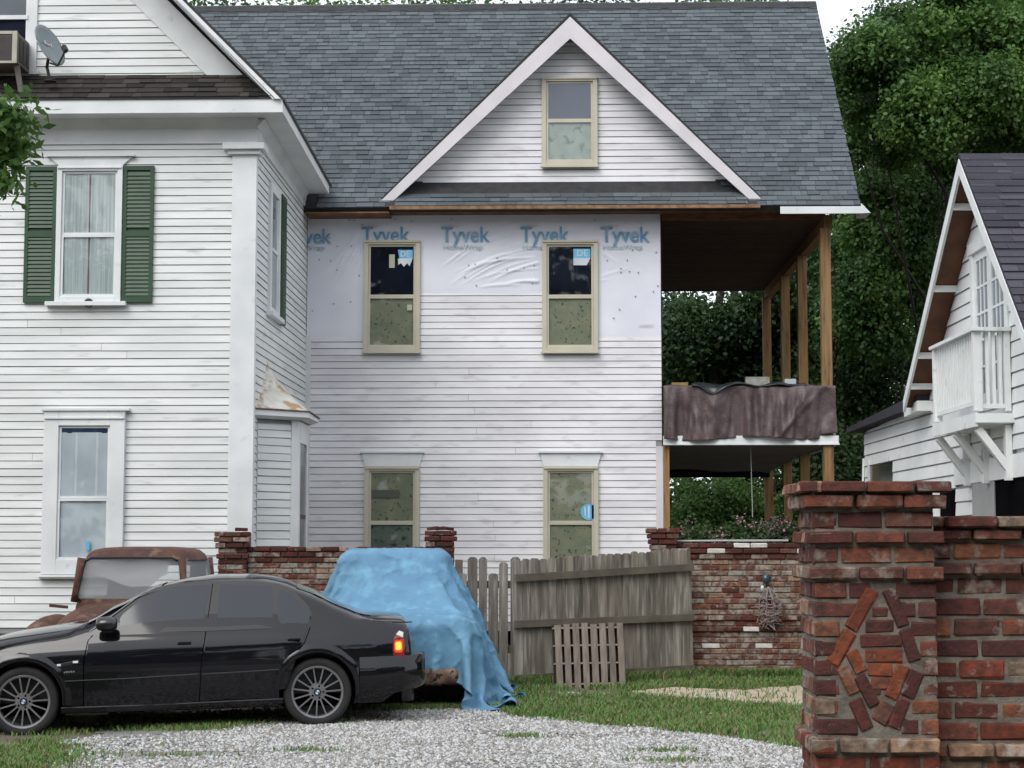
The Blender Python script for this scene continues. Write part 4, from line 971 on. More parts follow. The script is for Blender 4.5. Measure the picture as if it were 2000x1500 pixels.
# wall ornament
rust = mat('rusty_iron', (.20,.14,.13), (.30,.25,.24), 30, .7)
yo = YB-.05
orn = thing('wall_ornament', 'rusty wire hanging basket with a teal cap hung on the weathered brick wall', 'ornament', at(1496,1180,yo))
p = at(1496,1130,yo); mb = MB(); mb.lathe([(.0,.055),(.045,.05),(.05,-.03),(.03,-.06),(0,-.062)], p, 'z', 14); mb.build('cap', mat('teal_glass', (.02,.07,.09), None, rough=.15), orn, smooth=True)
mb = MB(); p2 = at(1489,1149,yo-.02); mb.lathe([(0,.035),(.02,.03),(.02,-.03),(0,-.035)], p2, 'z', 10); mb.build('label_tag', paper, orn, smooth=True)
mb = MB(); top = at(1497,1146,yo)
for k in range(10):
    a = 2*PI*k/10; R0 = .19
    pts = []
    for j in range(13):
        t = j/12; r = R0*math.sin(PI*min(1, t*1.05))**.9*(.75+.25*math.sin(a*3)); pts.append((top.x+.02+r*math.cos(a)*.9+.02*t, yo-.02-abs(r*math.sin(a))*.5, top.z-.50*t))
    mb.tube(pts, .0065, 5)
for zz, r in ((.14,.13),(.24,.18),(.34,.17),(.42,.12)):
    mb.tube([(top.x+.03+r*math.cos(a), yo-.02-abs(r*math.sin(a))*.5, top.z-zz+.02*math.sin(3*a)) for a in np.linspace(0, 2*PI, 22)], .006, 5)
for k in range(46):
    a, t = random.uniform(0, 2*PI), random.uniform(.35, .95); r = .15*math.sin(PI*t)
    c = Vector((top.x+.03+r*math.cos(a), yo-.03-abs(r*math.sin(a))*.4, top.z-.5*t)); mb.tube([c, c+Vector((random.uniform(-.1,.1), random.uniform(-.03,.01), random.uniform(-.1,.1))), c+Vector((random.uniform(-.1,.1), 0, random.uniform(-.12,.05)))], .0055, 4)
mb.build('wire_basket', rust, orn)
# ================================================================ SMALL THINGS ON THE HOUSE
# air conditioner
ya = 23.35
a0, a1 = X(-48,100,ya), X(33,100,ya); za, zb = Z(20,123,ya), Z(20,60,ya)
ac = thing('air_conditioner', 'beige window air conditioner propped in the attic window', 'air conditioner', ((a0+a1)/2, ya+.3, za))
ACM = mat('ac_beige', (.42,.40,.34), (.34,.32,.27), 6, .5); ACR = mat('ac_side', (.22,.17,.14), (.16,.12,.10), 9, .7)
MB().box(a0+.01, a1-.005, ya+.02, YW-.065, za+.01, zb-.01).build('housing', ACR, ac, bevel=.008)
mb = MB(); t = .045
mb.box(a0, a0+t, ya, ya+.02, za, zb); mb.box(a1-t*1.5, a1, ya, ya+.02, za, zb); mb.box(a0+t, a1-t*1.5, ya, ya+.02, zb-t, zb); mb.box(a0+t, a1-t*1.5, ya, ya+.02, za, za+t*.7); mb.build('face_frame', ACM, ac, bevel=.004)
mb = MB()
for k in range(24): z = za+.05+(zb-za-.11)*k/24; mb.box(a0+t, a1-t*1.5, ya+.008, ya+.012, z, z+.006)
mb.build('grille', mat('grille_dark', (.07,.065,.075), None), ac, kind='stuff')
mb = MB()
for k in range(3): mb.box(a1+.0, a1+.004, ya+.12+.16*k, ya+.22+.16*k, za+.06, zb-.06)
mb.build('side_vent', mat('vent_dark', (.05,.06,.05), None), ac)
MB().beam((X(32,125,ya+.1), ya+.12, za), (X(42,166,ya+.25), YE+.1, 7.74), .07, .03).build('brace', mat('grey_bracket', (.23,.22,.21), None), ac)
# satellite dish
yd = 23.45; dc = at(93, 91, yd)
dish = thing('satellite_dish', 'grey satellite dish on a dark mast above the brown pent roof', 'satellite dish', at(96,160,yd+.1))
nrm = Vector((.84, -.36, .40)).normalized(); up = Vector((0,0,1)); rx = nrm.cross(up).normalized(); uy = rx.cross(nrm).normalized()
def dp(r, a, off=0): return dc+rx*(r*math.cos(a)*.27)+uy*(r*math.sin(a)*.31)+nrm*(off+.05*r*r)
GR = mat('dish_grey', (.22,.26,.28), (.19,.23,.25), 3, .4); BK = MT['metal_dark']
d_ = MB().grid([[dp(r/6+.001, a) for a in np.linspace(0, 2*PI, 33)] for r in range(7)]).build('reflector', GR, dish, smooth=True)
md = d_.modifiers.new('s', 'SOLIDIFY'); md.thickness = .012
mark = mat('dish_mark', (.55,.56,.62), None, rough=.5); mark2 = mat('dish_mark_red', (.45,.16,.2), None, rough=.5)
def dmark(u, v, w, h, m):
    P = [dc+rx*a+uy*b+nrm*(.004+.05*((a/.27)**2+(b/.31)**2)+.006) for a, b in ((u-w,v-h),(u+w,v-h),(u+w,v+h),(u-w,v+h))]
    MB().extrude(P, nrm*.001).build('mark', m, d_)
dmark(.04, .05, .022, .028, mark); dmark(-.02, .03, .03, .012, mark); dmark(-.045, .06, .008, .022, mark2); dmark(-.075, .03, .008, .03, mark)
foot = at(98,158,yd+.12)
mb = MB(); bk = dc-nrm*.05-uy*.15
mb.tube([foot, Vector((foot.x-.04, foot.y-.03, foot.z+.18)), bk-up*.02, bk+nrm*.02], .022, 8); mb.build('mast', BK, dish)
low = dp(1.0, -PI/2); lnb = at(129, 97, yd-.22)
mb = MB(); mb.tube([bk-uy*.08, low-uy*.02, lnb], .014, 6); mb.build('feed_arm', BK, dish)
MB().beam(lnb-Vector((.0,0,.02)), lnb+Vector((-.05,.05,.06)), .05, .06).build('feed_horn', BK, dish)
MB().lathe([(0,0),(.09,0),(.09,.012),(0,.012)], foot-Vector((0,0,.01)), 'z', 12).build('foot_plate', BK, dish)
# small ring on the window sill
p = at(173, 592, YW-.10)
mb = MB(); mb.tube([(p.x+.05*math.cos(a), p.y, p.z+.05*math.sin(a)) for a in np.linspace(.0, 2*PI, 19)], .016, 6)
r_ = mb.build('ring', mat('dark_rubber', (.03,.03,.035), None, rough=.4), None, smooth=True); tag(r_, 'small dark ring hanging on the sill of the shuttered window', 'ring')
# cord under the porch
p = at(1466, 874, 29.3); q = at(1470, 1010, 29.3)
mb = MB(); mb.tube([p, (p.x+.01, 29.3, (p.z+q.z)/2), q], .008, 5); o = mb.build('cord', mat('white_cord', (.35,.36,.33), None), None); tag(o, 'thin pale cord hanging down from the porch floor', 'cord')
# blocks and timber on the porch wall
def block(name, a, b, c, d, y, dep, m, label, cat):
    mb = MB(); x0, x1, z0, z1 = X(a,c,y), X(b,c,y), Z(a,d,y), Z(a,c,y)
    if 'block' in name:
        mb.box(x0, x1, y, y+dep, z0, z0+.02); mb.box(x0, x1, y, y+dep, z1-.02, z1)
        mb.box(x0, x0+.03, y, y+dep, z0+.02, z1-.02); mb.box(x1-.03, x1, y, y+dep, z0+.02, z1-.02); mb.box(x0+.03, x1-.03, y, y+.03, z0+.02, z1-.02)
        mb.box((x0+x1)/2-.015, (x0+x1)/2+.015, y+.03, y+dep, z0+.02, z1-.02)
    else: mb.box(x0, x1, y, y+dep, z0, z1)
    o = mb.build(name, m, None, bevel=.005); tag(o, label, cat); return o
blk = mat('concrete_block', (.30,.30,.27), (.22,.22,.20), 14, .95)
block('concrete_block', 1457, 1503, 736, 757, 28.98, .18, blk, 'long grey concrete block weighing down the brown tarp', 'block')
block('pale_box', 1533, 1555, 740, 756, 28.98, .15, mat('pale_block', (.40,.42,.47), None), 'small pale bluish box on the tarp beside the long grey block', 'box')
block('timber_offcut', 1312, 1344, 747, 760, 29.0, .3, mat('new_timber', (.30,.19,.06), (.22,.14,.05), 8, .8), 'yellow timber offcut lying on the tarp near the house corner', 'timber')
# brown tarp over the porch rail
tz1 = Z(1450,756,YM); tx0, tx1 = XR+.02, X(1632,800,28.9)
tm = mat('brown_tarp', (.095,.062,.062), (.060,.040,.041), 5, .5, .004, 60, col3=(.118,.084,.084), scale3=30, ramp3=(.50,.72), spec=.5)
def tp(u, v):   # u 0..1 across, v 0..1 over the top and down
    x = tx0+(tx1-tx0)*u
    hem = Z(1450, 858+4*math.sin(u*9)+(-8 if u > .9 else 0)-18*max(0, u-.72), YM)
    zt = tz1+.015*math.sin(u*17)+.01*math.sin(u*41)
    if v < .15: y = YM+.10-.24*(v/.15); z = zt+.012
    else:
        t = (v-.15)/.85; z = zt-(zt-hem)*t; y = YM-.14
        f = .045*math.sin(u*20+t*1.2+2*math.sin(u*5))+.030*math.sin(u*47-t*2+math.sin(u*11)*2)+.022*math.sin(u*83+3*math.sin(u*9)+t*2)+.03*mnoise.noise(Vector((u*7, t*1.2, 1)))+.014*mnoise.noise(Vector((u*40, t*5, 4)))
        dg = math.exp(-((u-.86+t*.20)/.02)**2)*.035+math.exp(-((u-.93+t*.28)/.018)**2)*.03-math.exp(-((u-.43+t*.05)/.02)**2)*.05+math.exp(-((u-.13-t*.1)/.02)**2)*.03
        sw = .05*math.sin(PI*min(1,t*2.2))*mnoise.noise(Vector((u*3.1, t, 7)))
        y -= (f+dg)*min(1, t*2.5+.15)+abs(sw)+.03*t
        y = min(y, YM-.098)
        z += .012*mnoise.noise(Vector((u*14, t*5, 3)))
    if u > .93: x += (u-.93)*.6*max(0, v-.5)
    return Vector((x, y, z))
o = MB().grid([[tp(i/150, j/44) for j in range(45)] for i in range(151)]).build('brown_tarp', tm, None, smooth=True); tag(o, 'brown plastic tarp draped over the porch half wall', 'tarp')
o.modifiers.new('s', 'SOLIDIFY').thickness = .004
bm_ = mat('black_plastic', (.012,.015,.017), (.02,.03,.032), 9, .35)
mb = MB()
P = []
for i in range(50):
    u = i/49; row = []
    for j in range(13):
        a = PI*1.1*j/12; r = .045+.035*mnoise.noise(Vector((u*6, j*.3, 5)))+.03*math.exp(-((u-.25)/.15)**2)
        x = X(1350,760,28.9)+(X(1575,760,28.9)-X(1350,760,28.9))*u
        sag = -.13*math.exp(-((u-.17)/.09)**2)*max(0, math.cos(a-.2))+.02*math.sin(u*19)
        row.append(Vector((x+.02*mnoise.noise(Vector((j, u*9, 1))), 28.92-r*1.9*math.cos(a)*1.0, tz1+.01+r*math.sin(a)*.8+sag)))
    P.append(row)
o = MB().grid(P).build('black_plastic_sheet', bm_, None, smooth=True); tag(o, 'crumpled black plastic sheet bunched along the top of the brown tarp', 'plastic sheet')
o.modifiers.new('s', 'SOLIDIFY').thickness = .006
# ================================================================ BLACK SEDAN
paint = mat('black_paint', (.006,.006,.008), None, rough=.22, coat=1.0, spec=.05)
trimb = mat('black_trim', (.010,.010,.011), None, rough=.45)
tyre_m = mat('tyre', (.010,.010,.011), (.018,.018,.018), 9, .85)
alloy = mat('alloy', (.30,.30,.31), (.22,.22,.23), 8, .38, metal=.7)
tint = mat('tinted_glass', (.017,.022,.030), None, rough=.04, spec=.6)
pR = at(620, 1352, 17.0); pF = at(45, 1371, 16.62)
cd = (pR-pF); ca = math.atan2(cd.y, cd.x); ctl = -math.atan2(cd.z, math.hypot(cd.x, cd.y)); WB = cd.length
Mx = Matrix.Rotation(ca, 4, 'Z') @ Matrix.Rotation(ctl, 4, 'Y')
rootloc = pR - (Mx @ Vector((WB, -.86, .32)))
mid = Vector((WB/2, 0, 0))
car = thing('black_sedan', 'black four-door sedan with silver multi-spoke wheels and a lit orange tail lamp', 'car', rootloc+Mx @ mid, local=True)
car.rotation_euler = Mx.to_euler(); ORG[car.name] = mid
def itp(tab, x):
    if x <= tab[0][0]: return tab[0][1]
    for (a, b), (c, d) in zip(tab, tab[1:]):
        if x <= c: t = (x-a)/(c-a); t = t*t*(3-2*t)*.35+t*.65; return b+(d-b)*t
    return tab[-1][1]
k_ = WB/2.83
zc = [(-.86,.52),(-.80,.70),(-.6,.83),(-.2,.93),(.2,.985),(.45,1.015),(.62,1.03),(.9,1.17),(1.25,1.345),(1.5,1.41),(1.85,1.44),(2.2,1.435),(2.45,1.40),(2.75,1.29),(3.1,1.12),(3.3,1.045),(3.45,1.03),(3.68,1.015),(3.735,.98),(3.75,.93),(3.79,.60)]
zr = [(-.86,.50),(-.80,.67),(-.6,.80),(-.2,.90),(.2,.945),(.42,.97),(.5,.985),(.62,1.035),(.9,1.18),(1.15,1.29),(1.5,1.355),(1.85,1.375),(2.2,1.365),(2.5,1.315),(2.8,1.20),(3.05,1.08),(3.25,1.0),(3.45,.975),(3.68,.965),(3.735,.95),(3.75,.90),(3.79,.58)]
zb = [(-.86,.46),(-.80,.60),(-.6,.74),(-.2,.84),(.2,.885),(.5,.905),(.8,.918),(1.5,.922),(2.5,.928),(3.1,.928),(3.5,.925),(3.72,.91),(3.75,.86),(3.79,.56)]
wd_ = [(-.86,.50),(-.80,.68),(-.6,.80),(-.3,.865),(0,.89),(.8,.90),(2.5,.90),(3.0,.885),(3.4,.85),(3.68,.80),(3.75,.77),(3.79,.72)]
zc, zr, zb, wd_ = [[(a*k_, b) for a, b in t] for t in (zc, zr, zb, wd_)]
def crz(u): return .765+.02*u
def skin(u, z):
    """half width of the body side at length u and height z"""
    w = itp(wd_, u); b = itp(zb, u); c = min(crz(u), b-.03)
    if z <= c:
        tab = [(.18,.925),(.24,.955),(.42,.985),(.60,1.0),(c-.02,.993),(c,.985)]
        return w*itp(tab, z)
    if z <= b:
        t = (z-c)/(b-c); return w*(.985-.012*min(1, t*8)-.055*t**1.5)
    return w*.918-.012-(z-b)*.56*(1 if .4 < u < 3.3 else .3)
us_l = [-.86,-.83,-.80,-.72,-.6,-.45,-.3,-.15,0,.15,.3,.42,.5,.56,.62,.7,.8,.9,1.0,1.1,1.2,1.3,1.4,1.55,1.7,1.85,2.0,2.15,2.3,2.42,2.54,2.66,2.78,2.9,3.0,3.1,3.2,3.3,3.4,3.5,3.6,3.68,3.72,3.75,3.77,3.79]
us_l = [u*k_ for u in us_l]
NP = 17
def section(u):
    b = itp(zb, u); c = min(crz(u), b-.03); r = max(itp(zr, u), b+.002); t = max(itp(zc, u), r+.001)
    pts = [(0, .20), (skin(u,.2)*.8, .19), (skin(u,.19), .20), (skin(u,.3), .30), (skin(u,.42), .42), (skin(u,.55), .55)]
    if c > .60: pts += [(skin(u,.66), min(.66,c-.03))]
    else: pts += [(skin(u,.56), .56)]
    pts += [(skin(u,c-.006), c-.006), (skin(u,c+.012), c+.012), (skin(u,(b+c)/2), (b+c)/2), (skin(u,b), b)]
    yr = max(.42, skin(u, r)) if .45 < u < 3.35 else skin(u, b)-.09
    if r-b < .02: pts += [(skin(u,b)-.03, b+(r-b)*.4), (skin(u,b)-.06, b+(r-b)*.8), (skin(u,b)-.10, r)]; yr = skin(u,b)-.10
    else: pts += [((skin(u,b)-.012+yr)/2, (b+r)/2), (yr+.008, r-.035 if r-b > .08 else r-.01), (yr-.03, r)]
    pts += [(yr*.82-.02, r+(t-r)*.55), (yr*.45, r+(t-r)*.9), (0, t)]
    return [(y, z) for y, z in pts]
secs = [section(u) for u in us_l]; NPT = len(secs[0])
mb = MB()
for sgn in (-1, 1):
    G = [[(u*k_ if False else u, sgn*y, z) for y, z in s] for u, s in zip(us_l, secs)]
    mb.grid(G)
# end caps
for idx in (0, -1):
    s = secs[idx]; u = us_l[idx]
    ring = [(u, -y, z) for y, z in s]+[(u, y, z) for y, z in s[1:-1][::-1]]
    mb.add(ring, [list(range(len(ring)))])
me = mb.mesh('body', paint, (0,0,0), smooth=True)
bm = bmesh.new(); bm.from_mesh(me); bmesh.ops.remove_doubles(bm, verts=bm.verts, dist=.0008); bmesh.ops.recalc_face_normals(bm, faces=bm.faces); bm.to_mesh(me); bm.free()
def cutter(parts):
    c = MB()
    for p in parts: p(c)
    m_ = c.mesh('cut', trimb); bmm = bmesh.new(); bmm.from_mesh(m_); bmesh.ops.remove_doubles(bmm, verts=bmm.verts, dist=.0001); bmesh.ops.recalc_face_normals(bmm, faces=bmm.faces); bmm.to_mesh(m_); bmm.free()
    o = bpy.data.objects.new('cut', m_); COL.objects.link(o); return o
def boolean(o, cut):
    md = o.modifiers.new('b', 'BOOLEAN'); md.operation = 'DIFFERENCE'; md.object = cut; md.solver = 'EXACT'
    try: md.material_mode = 'TRANSFER'
    except Exception: pass
    dg = bpy.context.evaluated_depsgraph_get(); dg.update()
    nm = bpy.data.meshes.new_from_object(o.evaluated_get(dg)); o.modifiers.clear(); o.data = nm
    bpy.data.objects.remove(cut)
tmp = bpy.data.objects.new('tmp', me); COL.objects.link(tmp)
RA = .362
def cyl(x, s):
    def f(c):
        n = 40; y0, y1 = (s*.62, s*1.1)
        prof = [(.0001, min(y0,y1)), (RA, min(y0,y1)), (RA, max(y0,y1)), (.0001, max(y0,y1))]
        c.lathe(prof, (x, 0, .335), 'y', n)
    return f
boolean(tmp, cutter([cyl(0, -1), cyl(WB, -1), cyl(0, 1), cyl(WB, 1)]))
bme = tmp.data; bpy.data.objects.remove(tmp)
bme.set_sharp_from_angle(angle=math.radians(38))
body = link('body', bme, car, loc=mid-Vector((0,0,0)))
body.location = -mid; ORG[body.name] = Vector((0,0,0))
def B(mb_, name, m, par=None, **kw):
    o = mb_.build(name, m, par or car, **kw)
    if kw.get('fixn') is False:      # open patches: make them face outwards (near side or up)
        me_ = o.data; s_n = sum((p.normal.z if name in ('windscreen', 'rear_window') else -p.normal.y)*p.area for p in me_.polygons)
        if s_n < 0: me_.flip_normals()
    return o
# arch lips
for x in (0, WB):
    G = []
    for a in np.linspace(math.radians(-8), math.radians(188), 34):
        row = []
        for r, dy in ((RA-.006, -.012), (RA-.004, .016), (RA+.012, .022), (RA+.05, .010), (RA+.085, -.004)):
            xx = x+r*math.cos(a); z = .335+r*math.sin(a)
            row.append((xx, -(skin(xx, max(z,.2))+dy), z))
        G.append(row)
    B(MB().grid(G), 'wheel_arch', paint, smooth=True)
# panels: doors as raised patches following the skin
def panel(name, top, bot, m, par, n=30, nz=14, off=.004, smooth=True, both=False):
    """top/bot: polylines [(u,z)] of equal parameter; patch between them"""
    def pl(P, t):
        L = [0]
        for p, q in zip(P, P[1:]): L.append(L[-1]+math.hypot(q[0]-p[0], q[1]-p[1]))
        s = t*L[-1]
        for i in range(len(P)-1):
            if s <= L[i+1]+1e-9:
                f = (s-L[i])/max(1e-9, L[i+1]-L[i]); return (P[i][0]+(P[i+1][0]-P[i][0])*f, P[i][1]+(P[i+1][1]-P[i][1])*f)
        return P[-1]
    G = []
    for i in range(n+1):
        a, b = pl(top, i/n), pl(bot, i/n)
        G.append([(a[0]+(b[0]-a[0])*j/nz, -(skin(a[0]+(b[0]-a[0])*j/nz, a[1]+(b[1]-a[1])*j/nz)+off), a[1]+(b[1]-a[1])*j/nz) for j in range(nz+1)])
    o = B(MB().grid(G), name, m, par, smooth=smooth, fixn=False)
    return o
def cpx(px, py):   # picture point to car length/height on the near side
    x = (px-45)/(620-45)*WB; cl = 1352+19*(620-px)/575
    return (x, .32+(cl-py)/206.5)
d1a, d1b = cpx(163,1252), cpx(398,1240)
door1 = panel('front_door', [cpx(172,1240), cpx(400,1232)], [cpx(163,1382), cpx(385,1372)], paint, car, off=.005)
door2 = panel('rear_door', [cpx(403,1232), cpx(604,1224)], [cpx(388,1372), cpx(556,1345)], paint, car, off=.005)
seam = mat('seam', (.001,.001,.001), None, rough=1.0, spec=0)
def ribbon(name, pts, w, m, par, off=.006, n=8):
    mb_ = MB(); P = []
    for (a, b) in zip(pts, pts[1:]):
        for i in range(n): P.append((a[0]+(b[0]-a[0])*i/n, a[1]+(b[1]-a[1])*i/n))
    P.append(pts[-1]); G = []
    for i, p in enumerate(P):
        q0, q1 = P[max(0, i-1)], P[min(len(P)-1, i+1)]; t = Vector((q1[0]-q0[0], q1[1]-q0[1])).normalized(); nn = Vector((-t.y, t.x))*w/2
        G.append([(p[0]+nn.x*s, -(skin(p[0]+nn.x*s, p[1]+nn.y*s)+off+(h)), p[1]+nn.y*s) for s, h in ((-1, -.004), (-.6, 0), (.6, 0), (1, -.004))])
    return B(mb_.grid(G), name, m, par, smooth=False, fixn=False)
ribbon('seam', [cpx(184,1238), cpx(170,1255), cpx(163,1290), cpx(161,1382)], .008, seam, door1)
ribbon('seam', [cpx(412,1145), cpx(401,1232), cpx(392,1290), cpx(386,1374)], .009, seam, door2)
ribbon('seam', [cpx(609,1205), cpx(607,1228), cpx(596,1255), cpx(575,1283)], .008, seam, door2)
ribbon('rub_strip', [cpx(112,1332), cpx(240,1326), cpx(385,1317)], .010, mat('strip', (.05,.05,.055), None, rough=.3), door1, off=.010)
ribbon('rub_strip', [cpx(392,1317), cpx(480,1312), cpx(556,1307)], .010, mat('strip2', (.05,.05,.055), None, rough=.3), door2, off=.010)
ribbon('sill_trim', [cpx(118,1386), cpx(300,1380), cpx(552,1368)], .05, paint, car, off=.014)
# windows
def glasspoly(name, pts, m, par, off=.006):
    P = [cpx(*p) for p in pts]; c = (sum(p[0] for p in P)/len(P), sum(p[1] for p in P)/len(P)); rows = []
    for f in (1, .66, .33, .02): rows.append([(c[0]+(p[0]-c[0])*f, -(skin(c[0]+(p[0]-c[0])*f, c[1]+(p[1]-c[1])*f)+off), c[1]+(p[1]-c[1])*f) for p in P+[P[0]]])
    return B(MB().grid(rows), name, m, par, smooth=True, fixn=False)
def sm(pts, it=2):
    for _ in range(it):
        q = []
        for i in range(len(pts)):
            a, b = pts[i], pts[(i+1) % len(pts)]
            q += [(a[0]*.82+b[0]*.18, a[1]*.82+b[1]*.18), (a[0]*.18+b[0]*.82, a[1]*.18+b[1]*.82)]
        pts = q
    return pts
glasspoly('window_surround', sm([(178,1240),(240,1192),(292,1155),(330,1146),(400,1140),(540,1142),(572,1155),(604,1185),(612,1205),(611,1226),(500,1231),(395,1236)], 1), trimb, car, .004)
glasspoly('window', sm([(232,1233),(229,1210),(262,1183),(300,1160),(335,1151),(404,1147),(408,1150),(392,1229)], 1), tint, door1)
glasspoly('window', sm([(420,1228),(427,1149),(430,1146),(528,1148),(533,1152),(532,1226)], 1), tint, door2)
glasspoly('window', sm([(543,1226),(544,1155),(562,1160),(590,1182),(605,1202),(606,1222)], 1), tint, car, .009)
glasspoly('window', [(190,1234),(222,1212),(224,1232)], tint, door1)
# windscreen and rear glass
def topglass(name, ua, ub, half0, half1, off=.006):
    G = []
    for i in range(13):
        t = i/12; u = ua+(ub-ua)*t; s = section(u); row = []
        ys = s[-4:]  # rail, mid, mid, centre
        hw = half0+(half1-half0)*t
        for j in range(-8, 9):
            y = hw*j/8; a = abs(y); P = s[-4:][::-1]; z = P[0][1]
            for (y0, z0), (y1, z1) in zip(P, P[1:]):
                if y0 <= a <= y1: z = z0+(z1-z0)*(a-y0)/(y1-y0); break
            else: z = P[-1][1]-(a-P[-1][0])*.5 if a > P[-1][0] else P[0][1]
            row.append((u, y, z+off))
        G.append(row)
    return B(MB().grid(G), name, mat(name+'_glass', (.10,.125,.115), None, rough=.05, spec=.5), car, smooth=True, fixn=False)
topglass('windscreen', .58, 1.24, .75, .60, .012); topglass('rear_window', 2.52, 3.22, .52, .60)
ribbon('a_pillar_trim', [cpx(172,1238), cpx(230,1196), cpx(290,1152)], .012, mat('pillar_edge', (.12,.13,.13), None, rough=.3), car, off=.012)
for a, b, d in ((345, 372, door1), (562, 588, door2)):
    u0, z0 = cpx(a, 1258 if d == door1 else 1250); u1 = cpx(b, 1258)[0]
    y = -(skin(u0, z0)+.012)
    B(MB().box(u0, u1, y-.022, y+.004, z0-.012, z0+.016), 'handle', paint, d, bevel=.008)
    B(MB().box(u0+.01, u1-.01, y-.002, y+.008, z0-.04, z0-.012), 'handle_recess', seam, d)
# mirror
u0, z0 = cpx(208, 1222); w = -(skin(u0, z0))
mb = MB(); G = []
for i in range(9):
    a = PI*i/8-PI/2; r = math.cos(a)**.5 if math.cos(a) > 0 else 0
    G.append([(u0+.10*math.sin(a)*1.0, w-.16+.09*r*math.cos(b)-.0, z0+.07*r*math.sin(b)+.0) for b in np.linspace(0, 2*PI, 13)])
mb.grid(G); mb.beam((u0+.02, w+.01, z0-.09), (u0+.0, w-.13, z0-.05), .07, .05)
B(mb, 'mirror', mat('mirror_shell', (.008,.006,.010), None, rough=.3, coat=.5), door1, smooth=True)
# side indicator, its bright reflections painted as white bits, and tiny badge
for px, py, w_, m in ((115,1301,.018,mat('painted_lens_reflection', (.62,.64,.66), None, rough=.2)), (147,1295,.024,MT['white_trim'])):
    u0, z0 = cpx(px, py); y = -(skin(u0, z0)+.002)
    B(MB().box(u0-w_, u0+w_, y-.006, y, z0-.010, z0+.010), 'painted_lamp_reflection', m, car, bevel=.004)
ribbon('lamp_bezel', [cpx(108,1303), cpx(154,1294)], .04, trimb, car, off=.001)
for k in range(5):
    u0, z0 = cpx(126+4.4*k, 1314.5-.4*k); y = -(skin(u0, z0)+.001); B(MB().box(u0-.007, u0+.007, y-.003, y, z0-.007, z0+.007+.003*(k % 2)), 'badge', mat('badge_grey', (.16,.16,.17), None, rough=.4), car)
# rear lamp, bumper
u0, z0 = cpx(770, 1240)
red = mat('lamp_red', (.22,.012,.012), None, rough=.15, coat=1)
def lampbox(name, pts, m, off):
    return glasspoly(name, pts, m, car, off)
lampbox('tail_lamp', [(772,1270),(774,1250),(781,1236),(794,1236),(797,1262),(796,1286),(774,1285)], red, .006)
lampbox('reverse_lens', [(780,1241),(786,1233),(795,1236),(794,1246)], mat('lens_white', (.6,.58,.58), None, rough=.2), .012)
am = bpy.data.materials.new('lit_amber'); am.use_nodes = True; bn_ = am.node_tree.nodes['Principled BSDF']; bn_.inputs['Base Color'].default_value = (.9,.3,.03,1); bn_.inputs['Emission Color'].default_value = (1,.42,.05,1); bn_.inputs['Emission Strength'].default_value = 1.1
lampbox('lit_indicator', sm([(778,1255),(790,1254),(791,1270),(778,1271)], 1), am, .012)
am2 = bpy.data.materials.new('amber_glow'); am2.use_nodes = True; bn_ = am2.node_tree.nodes['Principled BSDF']; bn_.inputs['Base Color'].default_value = (.5,.03,.01,1); bn_.inputs['Emission Color'].default_value = (.9,.10,.02,1); bn_.inputs['Emission Strength'].default_value = .35
lampbox('brake_lens', sm([(775,1251),(793,1250),(794,1275),(775,1276)], 1), am2, .009)
G = []
for u in np.linspace(WB+.40, 3.735, 14):
    t = (u-WB-.40)/(3.735-WB-.40); inset = .12*max(0, (t-.72)/.28)**2
    y = itp(wd_, min(u, 3.60))*.985+.018-inset; zt = .635-.0*t; zl = .24+.10*t**2
    G.append([(u, -(y-.03), zt+.012), (u, -y, zt-.005), (u, -(y+.004), (zt+zl)/2), (u, -(y-.02), zl+.02), (u, -(y-.08), zl)])
for q in (1,):
    G.append([(3.745, 0, r[2]) for r in G[-1]])
B(MB().grid(G), 'bumper', paint, car, smooth=True, fixn=True)
ribbon('boot_gap', [(3.42,.950),(3.62,.94)], .01, seam, car)
